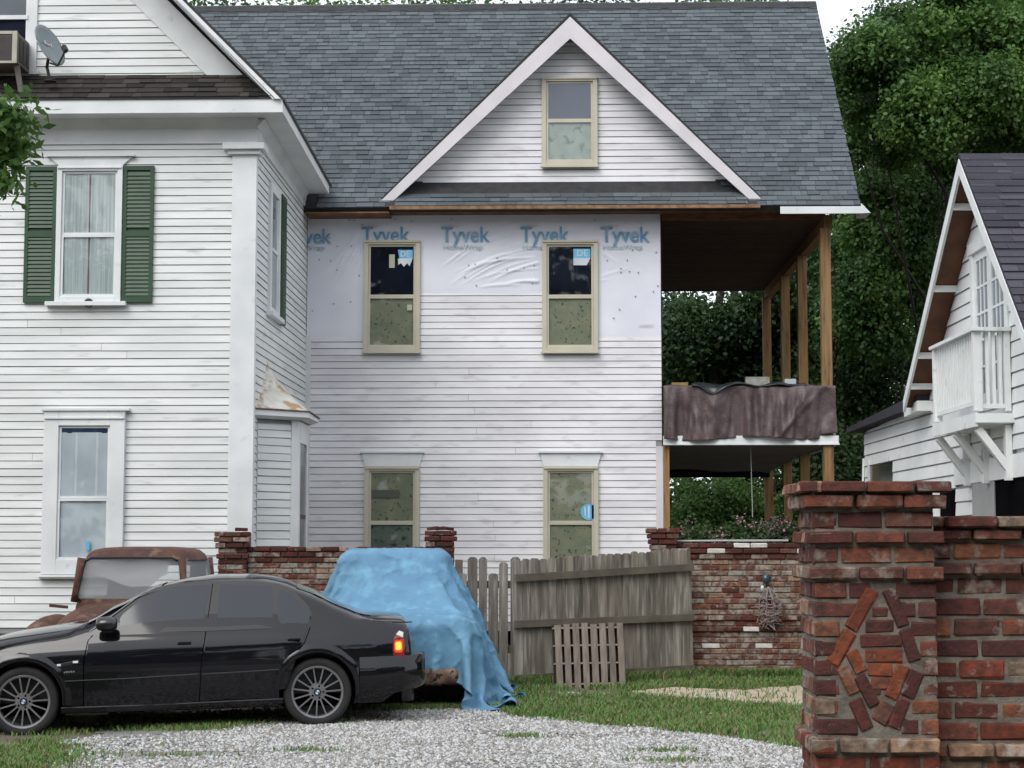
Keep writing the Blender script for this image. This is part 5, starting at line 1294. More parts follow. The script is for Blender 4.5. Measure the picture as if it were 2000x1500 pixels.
# wheels
def make_wheel(x, side):
    y = side*.86
    t = MB(); pr = [(.245, -.10), (.262, -.112), (.30, -.112), (.318, -.09), (.322, -.05), (.322, .05), (.318, .09), (.30, .112), (.25, .10)]
    t.lathe([(r, h*1.0) for r, h in pr], (x, y-side*.11, .32), 'y', 48)
    w = B(t, 'tyre', tyre_m, smooth=True)
    s = side
    rm = MB(); yo = y-s*.01
    rm.lathe([(.220, -s*.05), (.226, 0), (.243, s*.004), (.252, -s*.004), (.252, -s*.03)], (x, yo, .32), 'y', 48)
    rm.lathe([(.225, -s*.05), (.215, -s*.17)], (x, yo, .32), 'y', 40)
    rm.lathe([(.0001, -s*.02), (.045, -s*.018), (.075, -s*.02), (.083, -s*.03), (.083, -s*.06)], (x, yo, .32), 'y', 30)
    for k in range(15):
        a = 2*PI*k/15+.05
        for da in (0,):
            p = Vector((x+.075*math.cos(a), yo-s*.024, .32+.075*math.sin(a))); q = Vector((x+.228*math.cos(a), yo-s*.016, .32+.228*math.sin(a)))
            rm.beam(p, q, .013, .022, up=(0, 1, 0))
    B(rm, 'rim', alloy, w, smooth=False, auto=30)
    bk_ = MB(); bk_.lathe([(.0001, -s*.12), (.225, -s*.12)], (x, yo, .32), 'y', 32); bk_.lathe([(.12, -s*.09), (.12, -s*.12)], (x, yo, .32), 'y', 24); B(bk_, 'brake_disc', trimb, w)
    hb = MB()
    for k in range(5):
        a = 2*PI*k/5; hb.lathe([(.0001, .001*s), (.010, 0), (.010, -s*.02)], (x+.056*math.cos(a), yo-s*.017, .32+.056*math.sin(a)), 'y', 8)
    B(hb, 'wheel_bolts', seam, w, kind='stuff')
    cp = MB(); cp.lathe([(.0001, s*.004), (.034, s*.003), (.036, -s*.02)], (x, yo-s*.012, .32), 'y', 20); cp = B(cp, 'hub_cap', trimb, w)
    wh = mat('roundel_white', (.6,.6,.6), None, rough=.3) if 'roundel_white' not in bpy.data.materials else bpy.data.materials['roundel_white']
    bl = mat('roundel_blue', (.05,.16,.38), None, rough=.3) if 'roundel_blue' not in bpy.data.materials else bpy.data.materials['roundel_blue']
    rq = MB()
    for k in range(4):
        pts = [(x, yo+s*-.006, .32)]+[(x+.021*math.cos(a), yo-s*.006, .32+.021*math.sin(a)) for a in np.linspace(k*PI/2+.3, (k+1)*PI/2+.3, 6)]
        rq.extrude(pts, (0, s*.002, 0), k % 2)
    B(rq, 'roundel', [wh, bl], w)
for x in (0, WB):
    for s in (-1, 1): make_wheel(x, s)
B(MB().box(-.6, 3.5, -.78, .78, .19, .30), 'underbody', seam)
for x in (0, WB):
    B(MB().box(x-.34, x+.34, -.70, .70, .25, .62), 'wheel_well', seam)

# ================================================================ RUSTY PICKUP
rustp = mat('rusty_paint', (.060,.020,.015), (.115,.045,.024), 3.5, .68, .003, 40, col3=(.21,.12,.075), scale3=9, ramp3=(.55,.72))
tY = 20.2
tc = at(284, 1200, tY)
truck = thing('old_pickup', 'old rusty brown pickup truck with rounded cab parked behind the black sedan', 'pickup', (tc.x, tY, 0), math.radians(-6), local=True)
truck.scale = (.92, 1, 1)
# local: x right, y away from camera; front faces the camera
sc_ = 1.0
def cabsec(z):
    tab = [(1.02,.80,.62),(1.16,.78,.60),(1.30,.735,.575),(1.45,.70,.55),(1.52,.685,.53),(1.585,.65,.50),(1.63,.59,.44),(1.655,.48,.34),(1.665,.3,.2),(1.667,.02,.02)]
    return tab
def ring(z, hx, hy, n=36, e=4.2, oy=0):
    return [(hx*math.copysign(abs(math.cos(a))**(2/e), math.cos(a)), oy+hy*math.copysign(abs(math.sin(a))**(2/e), math.sin(a)), z) for a in np.linspace(0, 2*PI, n+1)]
mb = MB(); mb.grid([ring(z, hx, hy, oy=.05*(z-1.0)) for z, hx, hy in cabsec(0)[4:]]); rf_ = mb.build('cab_roof', rustp, truck, smooth=True)
mb = MB(); mb.grid([ring(z, hx, hy, oy=.05*(z-1.0)) for z, hx, hy in [(.45,.76,.62),(.8,.78,.64),(1.02,.75,.62),(1.10,.73,.60)]]); mb.build('cab_body', rustp, truck, smooth=True)
for sx in (-1, 1):
    for sy in (-1, 1): MB().tube([(sx*.68, sy*.555, 1.06), (sx*.655, sy*.525, 1.3), (sx*.625, sy*.49, 1.54)], [.045, .04, .05], 8).build('cab_pillar', rustp, truck, smooth=True)
MB().box(-.62, .62, .44, .47, 1.08, 1.2).build('back_panel', rustp, truck); 
mb = MB(); mb.box(-.60, -.40, .45, .47, 1.2, 1.52); mb.box(.40, .60, .45, .47, 1.2, 1.52); mb.box(-.6, .6, .45, .47, 1.45, 1.55); mb.build('back_panel', mat('cab_inside', (.10,.10,.11), (.07,.07,.08), 4, .8), truck)
dg_ = bpy.data.materials.new('dirty_windscreen'); dg_.use_nodes = True; t_ = dg_.node_tree; b_ = t_.nodes['Principled BSDF']; b_.inputs['Base Color'].default_value = (.42,.44,.45,1); b_.inputs['Roughness'].default_value = .25; b_.inputs['Alpha'].default_value = .48
mb = MB(); mb.grid([[(hx*j/6, -(hy-.10*(abs(j)/6)**3)-.0, z) for j in range(-6, 7)] for z, hx, hy in ((1.09,.70,.585),(1.3,.67,.555),(1.53,.63,.52))]); mb.build('windscreen', dg_, truck, smooth=True)
mb = MB(); mb.tube([(-.68,-.50,1.08),(-.66,-.48,1.2),(-.60,-.44,1.50),(-.5,-.50,1.545),(0,-.545,1.55),(.5,-.50,1.545),(.60,-.44,1.50),(.66,-.48,1.2),(.68,-.50,1.08),(.3,-.59,1.075),(-.3,-.59,1.075),(-.68,-.50,1.08)], .014, 6); mb.build('screen_rubber', MT['metal_dark'], truck)
MB().extrude([(-.26,-.46,1.30),(-.1,-.46,1.24),(.22,-.46,1.23),(.34,-.46,1.33),(.42,-.46,1.36),(.44,-.42,1.50),(-.44,-.42,1.50),(-.46,-.44,1.36)], (0,.01,0)).build('pale_shape', mat('pale_shape_white', (.70,.72,.72), (.6,.63,.62), 8, .8), truck)  # flat pale shape making the bright blotch behind the windscreen
for sx in (-1, 1): MB().hexa([(sx*.69,-.5,1.07),(sx*.70,-.5,1.07),(sx*.70,.5,1.07),(sx*.69,.5,1.07),(sx*.63,-.47,1.54),(sx*.64,-.47,1.54),(sx*.64,.47,1.54),(sx*.63,.47,1.54)]).build('door_glass', dg_, truck)
MB().box(-.40, .44, -.02, .03, 1.10, 1.22).build('seat_back', mat('seat_grey', (.12,.12,.13), None), truck)
# cowl, hood and fenders
mb = MB(); mb.grid([[(hx*math.cos(a), y, z0+hz*math.sin(a)**.8) for a in np.linspace(.02, PI-.02, 17)] for y, hx, z0, hz in ((-.50,.74,.86,.24),(-.8,.70,.84,.22),(-1.2,.62,.80,.20),(-1.5,.52,.75,.17),(-1.62,.42,.68,.12))]); mb.build('hood', rustp, truck, smooth=True)
for sx in (-1, 1):
    mb = MB(); G = []
    for i in range(11):
        y = -1.62+1.25*i/10; t = i/10; r = .27*math.sin(PI*min(1, .18+t*.62))**.5
        G.append([(sx*(.78+r*1.0*math.cos(a)), y, .52+.42*math.sin(PI*(.12+.62*t))**.6*math.sin(a)**.9 if 0 < a < PI else .52) for a in np.linspace(.01, PI-.01, 13)])
    mb.grid(G); mb.build('fender', rustp, truck, smooth=True)
    for y in (-1.25, 1.6):
        t = MB(); t.lathe([(.18,-.08),(.33,-.09),(.35,-.05),(.35,.05),(.33,.09),(.18,.08),(.0001,.07)], (sx*.78, y, .33), 'x', 28); t.build('tyre', tyre_m, truck, smooth=True)
mb = MB(); mb.box(-.86,-.83,.6,2.6,.55,.95); mb.box(.83,.86,.6,2.6,.55,.95); mb.box(-.86,.86,2.57,2.6,.55,.95); mb.box(-.86,.86,.6,2.6,.5,.549); mb.build('truck_bed', rustp, truck)
MB().beam((-1.0,-.52,1.02), (-.80,-.45,1.0), .10, .03).build('side_mirror', rustp, truck)
MB().tube([(-.8,-1.72,.5),(0,-1.76,.5),(.8,-1.72,.5)], .06, 8).build('bumper', rustp, truck)
MB().beam((-.05,-.60,1.075), (.42,-.60,1.12), .02, .012).build('wiper', mat('bright_metal', (.5,.5,.5), None, rough=.3, metal=.8), truck)
# exposed rusty chassis/rails beneath
# ================================================================ CAR UNDER THE BLUE TARP
vY = 19.6; vc = at(768, 1250, vY)
vrot = math.radians(3)
veh = thing('covered_car', 'old rusty car hidden under a blue tarp, its bumper showing', 'car', (vc.x, vY, 0), vrot, local=True)
ruv = mat('rusty_bumper', (.09,.045,.03), (.30,.20,.14), 9, .5, metal=.3, col3=(.02,.015,.012), scale3=18, ramp3=(.5,.6))
boxes = [  # centre, half size, rounding : local to the vehicle
    ((0, .75, 1.30), (.62, .62, .33), .16),      # cab
    ((.05, .30, .68), (.80, 1.22, .27), .14),      # body / hood
    ((0, 2.4, .75), (.76, .9, .3), .12),
    ((.78, -.40, .62), (.16, .42, .26), .12),
]
bodym = mat('old_body', (.03,.02,.018), (.06,.03,.02), 5, .8)
def rbox(c, h, m, name, r):
    c, h = Vector(c), Vector(h); return MB().box(c.x-h.x, c.x+h.x, c.y-h.y, c.y+h.y, c.z-h.z, c.z+h.z).build(name, m, veh, bevel=r)
for (c, h, r), nm in zip(boxes, ('cab', 'body', 'tail', 'fender')):
    s = Vector(h)-Vector((.035,.035,.035)); rbox(c, s, bodym, nm, min(r, .1))
for sx in (-1, 1):
    for y in (-.45, 1.9):
        t = MB(); t.lathe([(.18,-.09),(.31,-.1),(.335,-.05),(.335,.05),(.31,.1),(.18,.09),(.0001,.07)], (sx*.64, y, .32), 'x', 28); t.build('tyre', tyre_m, veh, smooth=True)
mb = MB(); mb.grid([[(x, -.99+.10*(abs(x)/.8)**3-.03*math.cos(a), .33+.085*math.sin(a)) for a in np.linspace(-PI/2, PI/2, 9)] for x in np.linspace(-.8, .8, 25)]); mb.build('bumper', ruv, veh, smooth=True)
MB().box(-.7,.7,-.86,-.80,.28,.62).build('grille', bodym, veh)
# ---- tarp: cloth laid over the car shape by a small relaxation
def sdf(P):
    best = np.full(len(P), 9.0); grad = np.zeros_like(P); grad[:, 2] = 1
    for c, h, r in boxes:
        c = np.array(c); h = np.array(h)-r; q = P-c; a = np.abs(q)-h; o = np.maximum(a, 0); lo = np.linalg.norm(o, axis=1)
        ins = np.minimum(a.max(axis=1), 0); d = lo+ins-r
        g = np.where(lo[:, None] > 1e-6, o*np.sign(q)/np.maximum(lo, 1e-6)[:, None], 0)
        m_ = lo <= 1e-6
        if m_.any():
            ax = a.argmax(axis=1); gg = np.zeros_like(P); gg[np.arange(len(P)), ax] = np.sign(q[np.arange(len(P)), ax]); g[m_] = gg[m_]
        u = d < best; best[u] = d[u]; grad[u] = g[u]
    return best, grad
def drape(W_, L_, dx, cx, cyy, rot, steps=260, seed=3):
    nx, ny = int(W_/dx), int(L_/dx); r = np.random.default_rng(seed)
    gx, gy = np.meshgrid(np.arange(nx)-nx/2, np.arange(ny)-ny/2, indexing='ij'); c, s = math.cos(rot), math.sin(rot)
    Pm = np.stack([cx+(gx*c-gy*s)*dx, cyy+(gx*s+gy*c)*dx, np.full(gx.shape, 1.72)], -1)
    Pm += r.normal(0, .004, Pm.shape)
    Q = Pm.copy(); g = np.array([0, 0, -4.5]); dt = .016
    def con(sa, sb, rest, k=1.0, comp=1.0):
        d = Pm[sb]-Pm[sa]; l = np.linalg.norm(d, axis=-1, keepdims=True); e = (l-rest)/np.maximum(l, 1e-6)
        if comp != 1.0: e = np.where(e < 0, e*comp, e)
        cc = d*e*.5*k; Pm[sa] += cc; Pm[sb] -= cc
    S = slice
    pin = []
    for i_, j_, tgt in PINS(nx, ny): pin.append((i_, j_, Pm[i_, j_].copy(), np.array(tgt)))
    for it in range(steps):
        V = (Pm-Q)*.965; Q = Pm.copy(); Pm += V+g*dt*dt
        for k in range(13):
            for off in (0, 1):
                con((S(off, nx-1, 2), S(None)), (S(off+1, None, 2), S(None)), dx) if len(range(off, nx-1, 2)) == len(range(off+1, nx, 2)) else con((S(off, nx-1, 2), S(None)), (S(off+1, nx, 2), S(None)), dx)
                con((S(None), S(off, ny-1, 2)), (S(None), S(off+1, ny, 2)), dx)
            con((S(0, nx-1), S(0, ny-1)), (S(1, nx), S(1, ny)), dx*1.4142, .35, .5); con((S(0, nx-1), S(1, ny)), (S(1, nx), S(0, ny-1)), dx*1.4142, .35, .5)
            if k % 3 == 0:
                con((S(0, nx-2), S(None)), (S(2, nx), S(None)), dx*2, .25); con((S(None), S(0, ny-2)), (S(None), S(2, ny)), dx*2, .25)
        F_ = Pm.reshape(-1, 3); d, gr_ = sdf(F_); hit = d < .012
        F_[hit] += gr_[hit]*(.012-d[hit])[:, None]
        Qf = Q.reshape(-1, 3); Qf[hit] += (F_[hit]-Qf[hit])*.55
        low = F_[:, 2] < .02; F_[low, 2] = .02; Qf[low] += (F_[low]-Qf[low])*.8
        F3 = F_.reshape(nx, ny, 3); fr_ = min(1, it/(steps*.6))
        for i_, j_, p0_, p1_ in pin:
            F3[i_, j_] = p0_+(p1_-p0_)*fr_; Qf.reshape(nx, ny, 3)[i_, j_] = F3[i_, j_]
        Pm = F_.reshape(nx, ny, 3); Q = Qf.reshape(nx, ny, 3)
    return Pm
TW, TL, TCX, TCY, TR = 4.5, 4.25, .08, .70, math.radians(-2)
def PINS(nx, ny):
    out = []
    for k, j in enumerate((0, 9, 20, 34, 50, 66)):
        out.append((nx-1, min(j, ny-1), (1.05+.30*min(1, k/2.0)-.05*(k % 2), -1.22+.40*k+.04*(k % 2), .03)))
        out.append((0, min(j, ny-1), (-1.18-.10*min(1, k/2), -1.0+.40*k, .62)))
    return out
Pm = drape(TW, TL, .05, TCX, TCY, TR)
nx, ny = Pm.shape[:2]
idx = np.arange(nx*ny).reshape(nx, ny)
Fq = np.stack([idx[:-1,:-1], idx[1:,:-1], idx[1:,1:], idx[:-1,1:]], -1).reshape(-1, 4)
bt_m = mat('blue_tarp', (.120,.262,.385), (.092,.210,.335), 1.6, .55, .010, 8, col3=(.145,.32,.46), scale3=7, ramp3=(.5,.7), spec=.25, detail=9)
tarp = bulk('blue_tarp', Pm.reshape(-1, 3), Fq, bt_m, None, kind=None, smooth=True)
tag(tarp, 'large bright blue tarp draped over the parked car beside the fence', 'tarp')
tarp.location = (vc.x, vY, 0); tarp.rotation_euler = (0, 0, vrot)
sb = tarp.modifiers.new('s', 'SUBSURF'); sb.levels = 1; sb.render_levels = 1
tx = bpy.data.textures.new('crumple', 'MUSGRAVE'); tx.musgrave_type = 'RIDGED_MULTIFRACTAL'; tx.noise_scale = .24; tx.octaves = 4
dm = tarp.modifiers.new('d', 'DISPLACE'); dm.texture = tx; dm.strength = .016; dm.mid_level = .9; dm.texture_coords = 'LOCAL'
sb.levels = sb.render_levels = 2
tarp.modifiers.new('t', 'SOLIDIFY').thickness = .003
# ================================================================ GROUND
def gmat():
    m = mat('ground_soil', (.13,.11,.08), (.085,.078,.048), 1.4, .95, .01, 30, col3=(.19,.165,.13), scale3=5, ramp3=(.55,.7)); return m
xs = np.unique(np.concatenate([np.linspace(-400, -14, 12), np.linspace(-14, 14, 70), np.linspace(14, 400, 12)]))
ys = np.unique(np.concatenate([np.linspace(-60, 5, 8), np.linspace(5, 34, 74), np.linspace(34, 500, 14)]))
MB().grid([[(x, y, gz(x, y)-.0) for y in ys] for x in xs]).build('ground', gmat(), None, smooth=True, kind='structure')
def region(poly, name, m, dz, n=.11, wob=.12, seed=0, kind='structure'):
    P = [gp(*p) for p in poly]; bx = [p[0] for p in P]; by = [p[1] for p in P]
    V = []; Fc = []; ids = {}
    X0, Y0 = min(bx)-.3, min(by)-.3; NX, NY = int((max(bx)-X0+.6)/n), int((max(by)-Y0+.6)/n)
    def vid(i, j):
        if (i, j) not in ids: x, y = X0+i*n, Y0+j*n; ids[(i, j)] = len(V); V.append((x, y, gz(x, y)+dz))
        return ids[(i, j)]
    for i in range(NX):
        for j in range(NY):
            x, y = X0+(i+.5)*n, Y0+(j+.5)*n
            wx, wy = x+wob*mnoise.noise(Vector((x*1.6, y*1.6, seed))), y+wob*2.2*mnoise.noise(Vector((x*1.3, y*1.3, seed+9)))
            if inpoly(wx, wy, P): Fc.append((vid(i,j), vid(i+1,j), vid(i+1,j+1), vid(i,j+1)))
    mb = MB(); mb.v = V; mb.f = [list(f) for f in Fc]; mb.m = [0]*len(Fc)
    return mb.build(name, m, None, smooth=True, kind=kind), P
GRAV = [(50,1620),(108,1478),(122,1444),(230,1410),(420,1394),(560,1396),(700,1390),(850,1387),(940,1389),(1000,1396),(1100,1410),(1250,1424),(1400,1440),(1560,1462),(1720,1490),(1800,1580),(-120,1600)]
gm = mat('gravel_dust', (.20,.20,.19), (.13,.12,.10), 3, .95, .012, 60, col3=(.27,.27,.27), scale3=40, ramp3=(.45,.6))
gobj, GP = region(GRAV, 'gravel_drive', gm, .006, wob=.14)
SAND = [(1225,1352),(1330,1344),(1450,1348),(1560,1340),(1720,1345),(1720,1385),(1560,1380),(1480,1381),(1400,1372),(1330,1364),(1262,1362)]
sm_ = mat('sand', (.46,.38,.29), (.36,.29,.21), 8, .95, .006, 60)
sobj, SP = region(SAND, 'sand_patch', sm_, .012, n=.09, wob=.1, seed=5)
# stones on the drive
def rocks(n, xr, yr, smin, smax, m, name, test, sink=.3):
    pts = []
    while len(pts) < n:
        k = n*2; x = rng.uniform(*xr, k); y = rng.uniform(*yr, k)
        for a, b in zip(x, y):
            if test(a, b): pts.append((a, b))
            if len(pts) >= n: break
    P = np.array(pts); base = np.array([(1,0,0),(-1,0,0),(0,1,0),(0,-1,0),(0,0,1),(0,0,-1)], float)
    tri = np.array([(0,2,4),(2,1,4),(1,3,4),(3,0,4),(2,0,5),(1,2,5),(3,1,5),(0,3,5)])
    s = rng.uniform(smin, smax, n)**1; V = base[None]*s[:, None, None]*rng.uniform(.6, 1.35, (n, 6, 1))
    V[:, :, 2] *= .75; a = rng.uniform(0, 2*PI, n); c, sn = np.cos(a), np.sin(a)
    x = V[:, :, 0]*c[:, None]-V[:, :, 1]*sn[:, None]; y = V[:, :, 0]*sn[:, None]+V[:, :, 1]*c[:, None]; V[:, :, 0] = x; V[:, :, 1] = y
    zz = np.array([gz(px, py) for px, py in P]); V += np.stack([P[:, 0], P[:, 1], zz+s*(.4-sink*.3)+.006], -1)[:, None]
    Fc = (np.arange(n)*6)[:, None, None]+tri[None]; mi = np.repeat(rng.integers(0, len(m), n), 8)
    return bulk(name, V.reshape(-1, 3), Fc.reshape(-1, 3), m, None, mi=mi)
stm = [mat('stone_pale', (.41,.415,.41), None, rough=.9), mat('stone_grey', (.28,.285,.285), None, rough=.9), mat('stone_white', (.50,.505,.50), None, rough=.9), mat('stone_dark', (.17,.17,.17), None, rough=.9), mat('stone_tan', (.25,.225,.19), None, rough=.9)]
def ingrav(x, y):
    wx, wy = x+.14*mnoise.noise(Vector((x*1.6, y*1.6, 0))), y+.31*mnoise.noise(Vector((x*1.3, y*1.3, 9)))
    if not inpoly(wx, wy, GP): return False
    d = mnoise.noise(Vector((x*.9, y*1.4, 4)))
    left = max(0, min(1, (-1.6-x)/2.0))
    return random.random() < .95-.62*left-(.55 if d > .26 else 0)
rocks(72000, (-5.2, 3.6), (11.9, 18.8), .007, .020, stm, 'gravel', ingrav)
MB().box(-14, .85, 1.0, 11.6, gz(0,5)-.02, .012).build('unseen_apron', mat('unseen_dark_asphalt', (.045,.045,.046), (.03,.03,.03), 6, .9), None, kind='structure')  # dark ground added out of view to darken the sedan's reflections
rocks(900, (-3, 2), (16.5, 21), .010, .026, stm[:3], 'scattered_stones', lambda x, y: random.random() < .5 and mnoise.noise(Vector((x*1.2, y*1.5, 2))) > .1)
# grass
def blades(P, hmin, hmax, name, m, w=.006, z0=None):
    n = len(P); h = rng.uniform(hmin, hmax, n); a = rng.uniform(0, 2*PI, n); ln = rng.uniform(.1, .8, n)*h
    dx, dy = np.cos(a), np.sin(a); ww = w*rng.uniform(.7, 1.5, n); b = rng.uniform(0, 2*PI, n); ex, ey = np.cos(b)*ww, np.sin(b)*ww
    zz = np.array([gz(x, y) for x, y in P])
    V = np.zeros((n, 5, 3)); V[:, 0] = np.stack([P[:,0]-ex, P[:,1]-ey, zz], -1); V[:, 1] = np.stack([P[:,0]+ex, P[:,1]+ey, zz], -1)
    mx_, my_ = P[:,0]+dx*ln*.35, P[:,1]+dy*ln*.35
    V[:, 2] = np.stack([mx_+ex*.8, my_+ey*.8, zz+h*.62], -1); V[:, 3] = np.stack([mx_-ex*.8, my_-ey*.8, zz+h*.62], -1)
    V[:, 4] = np.stack([P[:,0]+dx*ln, P[:,1]+dy*ln, zz+h], -1)
    k = (np.arange(n)*5)[:, None]
    T = np.array([(0,1,2),(0,2,3),(3,2,4)]); Fc = (k[:, :, None]+T[None]).reshape(-1, 3)
    return bulk(name, V.reshape(-1, 3), Fc, m, None, mi=np.repeat(rng.integers(0, len(m), n), 3))
def gmt(n, c, c2): 
    m = mat(n, c, c2, 2.0, .75); return m
GRM = [gmt('grass_green', (.058,.165,.024), (.080,.190,.032)), gmt('grass_light', (.10,.19,.04), (.12,.20,.05)), gmt('grass_dry', (.16,.16,.06), (.20,.18,.09))]
LAWN = [gp(*p) for p in [(960,1372),(1000,1338),(1100,1336),(1370,1318),(1560,1312),(1800,1312),(1800,1480),(1700,1485),(1560,1464),(1400,1442),(1250,1427),(1100,1414),(990,1402)]]
def sample(n, xr, yr, test):
    out = []
    while len(out) < n:
        x = rng.uniform(*xr, n); y = rng.uniform(*yr, n)
        for a, b in zip(x, y):
            if test(a, b): out.append((a, b))
            if len(out) >= n: break
    return np.array(out)
def lawn_t(x, y):
    if not inpoly(x+.1*mnoise.noise(Vector((x*3, y*3, 1))), y+.25*mnoise.noise(Vector((x*2, y*2, 2))), LAWN): return False
    if inpoly(x+.1*mnoise.noise(Vector((x*2, y*2, 5))), y+.2*mnoise.noise(Vector((x*2, y*2, 14))), SP): return random.random() < .03
    d = mnoise.noise(Vector((x*1.1, y*.9, 11)))+.5*mnoise.noise(Vector((x*3, y*3, 12)))
    if x < .3 and y > 17.5: d -= .15
    return random.random() < max(.04, min(1, .74+d*2.0))
blades(sample(62000, (-1.0, 4.5), (14.2, 23.6), lawn_t), .03, .085, 'lawn_grass', GRM)
# tufts: at wall feet, left corner, under the sedan, between gravel and dirt
def tuft_pts(cs, n):
    P = []
    for (x, y, rx, ry, k) in cs: P.append(np.stack([rng.normal(x, rx, int(n*k)), rng.normal(y, ry, int(n*k))], -1))
    return np.concatenate(P)
cs = []
for px, py, rx, ry, k in ((25,1482,.25,.4,2.2),(50,1458,.22,.2,1.0),(0,1490,.3,.4,1.6),(80,1440,.12,.12,.25),(100,1420,.2,.12,.3),(345,1416,.35,.12,.5),(440,1412,.18,.12,.8),(390,1420,.2,.08,.35),(520,1398,.2,.06,.25),(700,1388,.4,.10,.9),(780,1384,.35,.10,.8),(850,1384,.3,.10,.7),(900,1382,.25,.08,.5),(640,1412,.15,.05,.2),(300,1402,.4,.08,.3),(1000,1365,.12,.15,.7),(340,1478,.25,.08,.1),(610,1470,.15,.06,.12),(1290,1470,.14,.05,.12),(1330,1490,.2,.05,.12),(1020,1442,.12,.05,.12)):
    x, y = gp(px, py); cs.append((x, y, rx, ry, k))
blades(tuft_pts(cs, 1500), .02, .065, 'grass_tufts', GRM)
cs = []
for k in range(40): cs.append((X(1330+10*k, 1300, 22.8), 22.75+random.uniform(-.1,.1), .12, .05, .12))
for k in range(26): px = 1010+14*k; q = gA+gd*(k/26); cs.append((q.x, q.y-.12, .1, .08, .16))
blades(tuft_pts(cs, 1500), .05, .17, 'weeds', GRM)
# dirt rubble strip under the sedan, half-buried
rocks(1400, (-4.6, -1.6), (17.4, 18.6), .012, .03, [stm[4], mat('stone_brown', (.20,.15,.11), None, rough=.95)], 'rubble', lambda x, y: True)

# ================================================================ TREES AND BUSHES
def leafmat(name, c, c2, trans=.35, rough=.5):
    m = bpy.data.materials.new(name); m.use_nodes = True; t = m.node_tree; N = t.nodes; L = t.links; N.clear()
    o = N.new('ShaderNodeOutputMaterial'); p = N.new('ShaderNodeBsdfPrincipled'); p.inputs['Roughness'].default_value = rough; p.inputs['Specular IOR Level'].default_value = .35
    tr = N.new('ShaderNodeBsdfTranslucent'); x = N.new('ShaderNodeMixShader'); x.inputs[0].default_value = trans
    g = N.new('ShaderNodeNewGeometry'); no = N.new('ShaderNodeTexNoise'); no.inputs['Scale'].default_value = .55; no.inputs['Detail'].default_value = 3; L.new(g.outputs['Position'], no.inputs['Vector'])
    r = N.new('ShaderNodeMapRange'); r.inputs[1].default_value = .38; r.inputs[2].default_value = .62; L.new(no.outputs[0], r.inputs[0])
    cm = N.new('ShaderNodeMix'); cm.data_type = 'RGBA'; cm.inputs[6].default_value = c4(c); cm.inputs[7].default_value = c4(c2); L.new(r.outputs[0], cm.inputs[0])
    L.new(cm.outputs[2], p.inputs['Base Color']); L.new(cm.outputs[2], tr.inputs[0]); L.new(p.outputs[0], x.inputs[1]); L.new(tr.outputs[0], x.inputs[2]); L.new(x.outputs[0], o.inputs[0])
    return m
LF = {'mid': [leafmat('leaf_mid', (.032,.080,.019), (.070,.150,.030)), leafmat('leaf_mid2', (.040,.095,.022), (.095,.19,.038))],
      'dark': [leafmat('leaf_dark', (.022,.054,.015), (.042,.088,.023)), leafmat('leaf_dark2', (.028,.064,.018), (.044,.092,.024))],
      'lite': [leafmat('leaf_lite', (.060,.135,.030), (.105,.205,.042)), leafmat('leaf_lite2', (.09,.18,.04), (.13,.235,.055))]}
bark = mat('bark', (.022,.018,.015), (.012,.010,.009), 6, .9, .01, 20, stretch=(2,2,.5))
def leaves(blobs, n, size, aspect=1.0, up=.35, shell=.55, seed=0):
    """blobs: (x,y,z,rx,rz). Leaf quads bent along the midrib, gathered in twig clusters"""
    r = np.random.default_rng(seed); w = np.array([b[3]**2*b[4] for b in blobs])**.75; w = w/w.sum()
    ncl = max(1, n//9); bi = r.choice(len(blobs), ncl, p=w); Bm = np.array(blobs)[bi]
    d = r.normal(size=(ncl, 3)); d /= np.linalg.norm(d, axis=1, keepdims=True)
    rad = shell+(1-shell)*r.random(ncl)**.7; rad *= 1+.16*r.normal(size=ncl)
    C = Bm[:, :3]+d*rad[:, None]*np.stack([Bm[:, 3], Bm[:, 3], Bm[:, 4]], -1)
    C = np.repeat(C, 9, 0)+r.normal(0, size*1.25, (ncl*9, 3)); D = np.repeat(d, 9, 0); m = len(C)
    nrm = D*.6+r.normal(0, .55, (m, 3))+np.array([0, 0, up]); nrm /= np.linalg.norm(nrm, axis=1, keepdims=True)
    t = np.cross(nrm, r.normal(size=(m, 3))); t /= np.linalg.norm(t, axis=1, keepdims=True); b = np.cross(nrm, t)
    s = size*r.uniform(.6, 1.25, m)[:, None]
    V = np.stack([C-t*s*.5*aspect, C+b*s*.32-nrm*s*.06, C+t*s*.5*aspect-nrm*s*.12, C-b*s*.32-nrm*s*.06], 1)
    return V.reshape(-1, 3), np.arange(m*4).reshape(-1, 4)
def crown_blobs(c, R, Rz, n, seed, rb=(.28, .5)):
    r = random.Random(seed); out = []
    for k in range(n):
        d = Vector((r.gauss(0,1), r.gauss(0,1), r.gauss(0,1))).normalized(); f = r.uniform(.35, .85)
        q = r.uniform(*rb)*R; out.append((c[0]+d.x*R*f, c[1]+d.y*R*f, c[2]+d.z*Rz*f, q, q*r.uniform(.55,.8)))
    return out
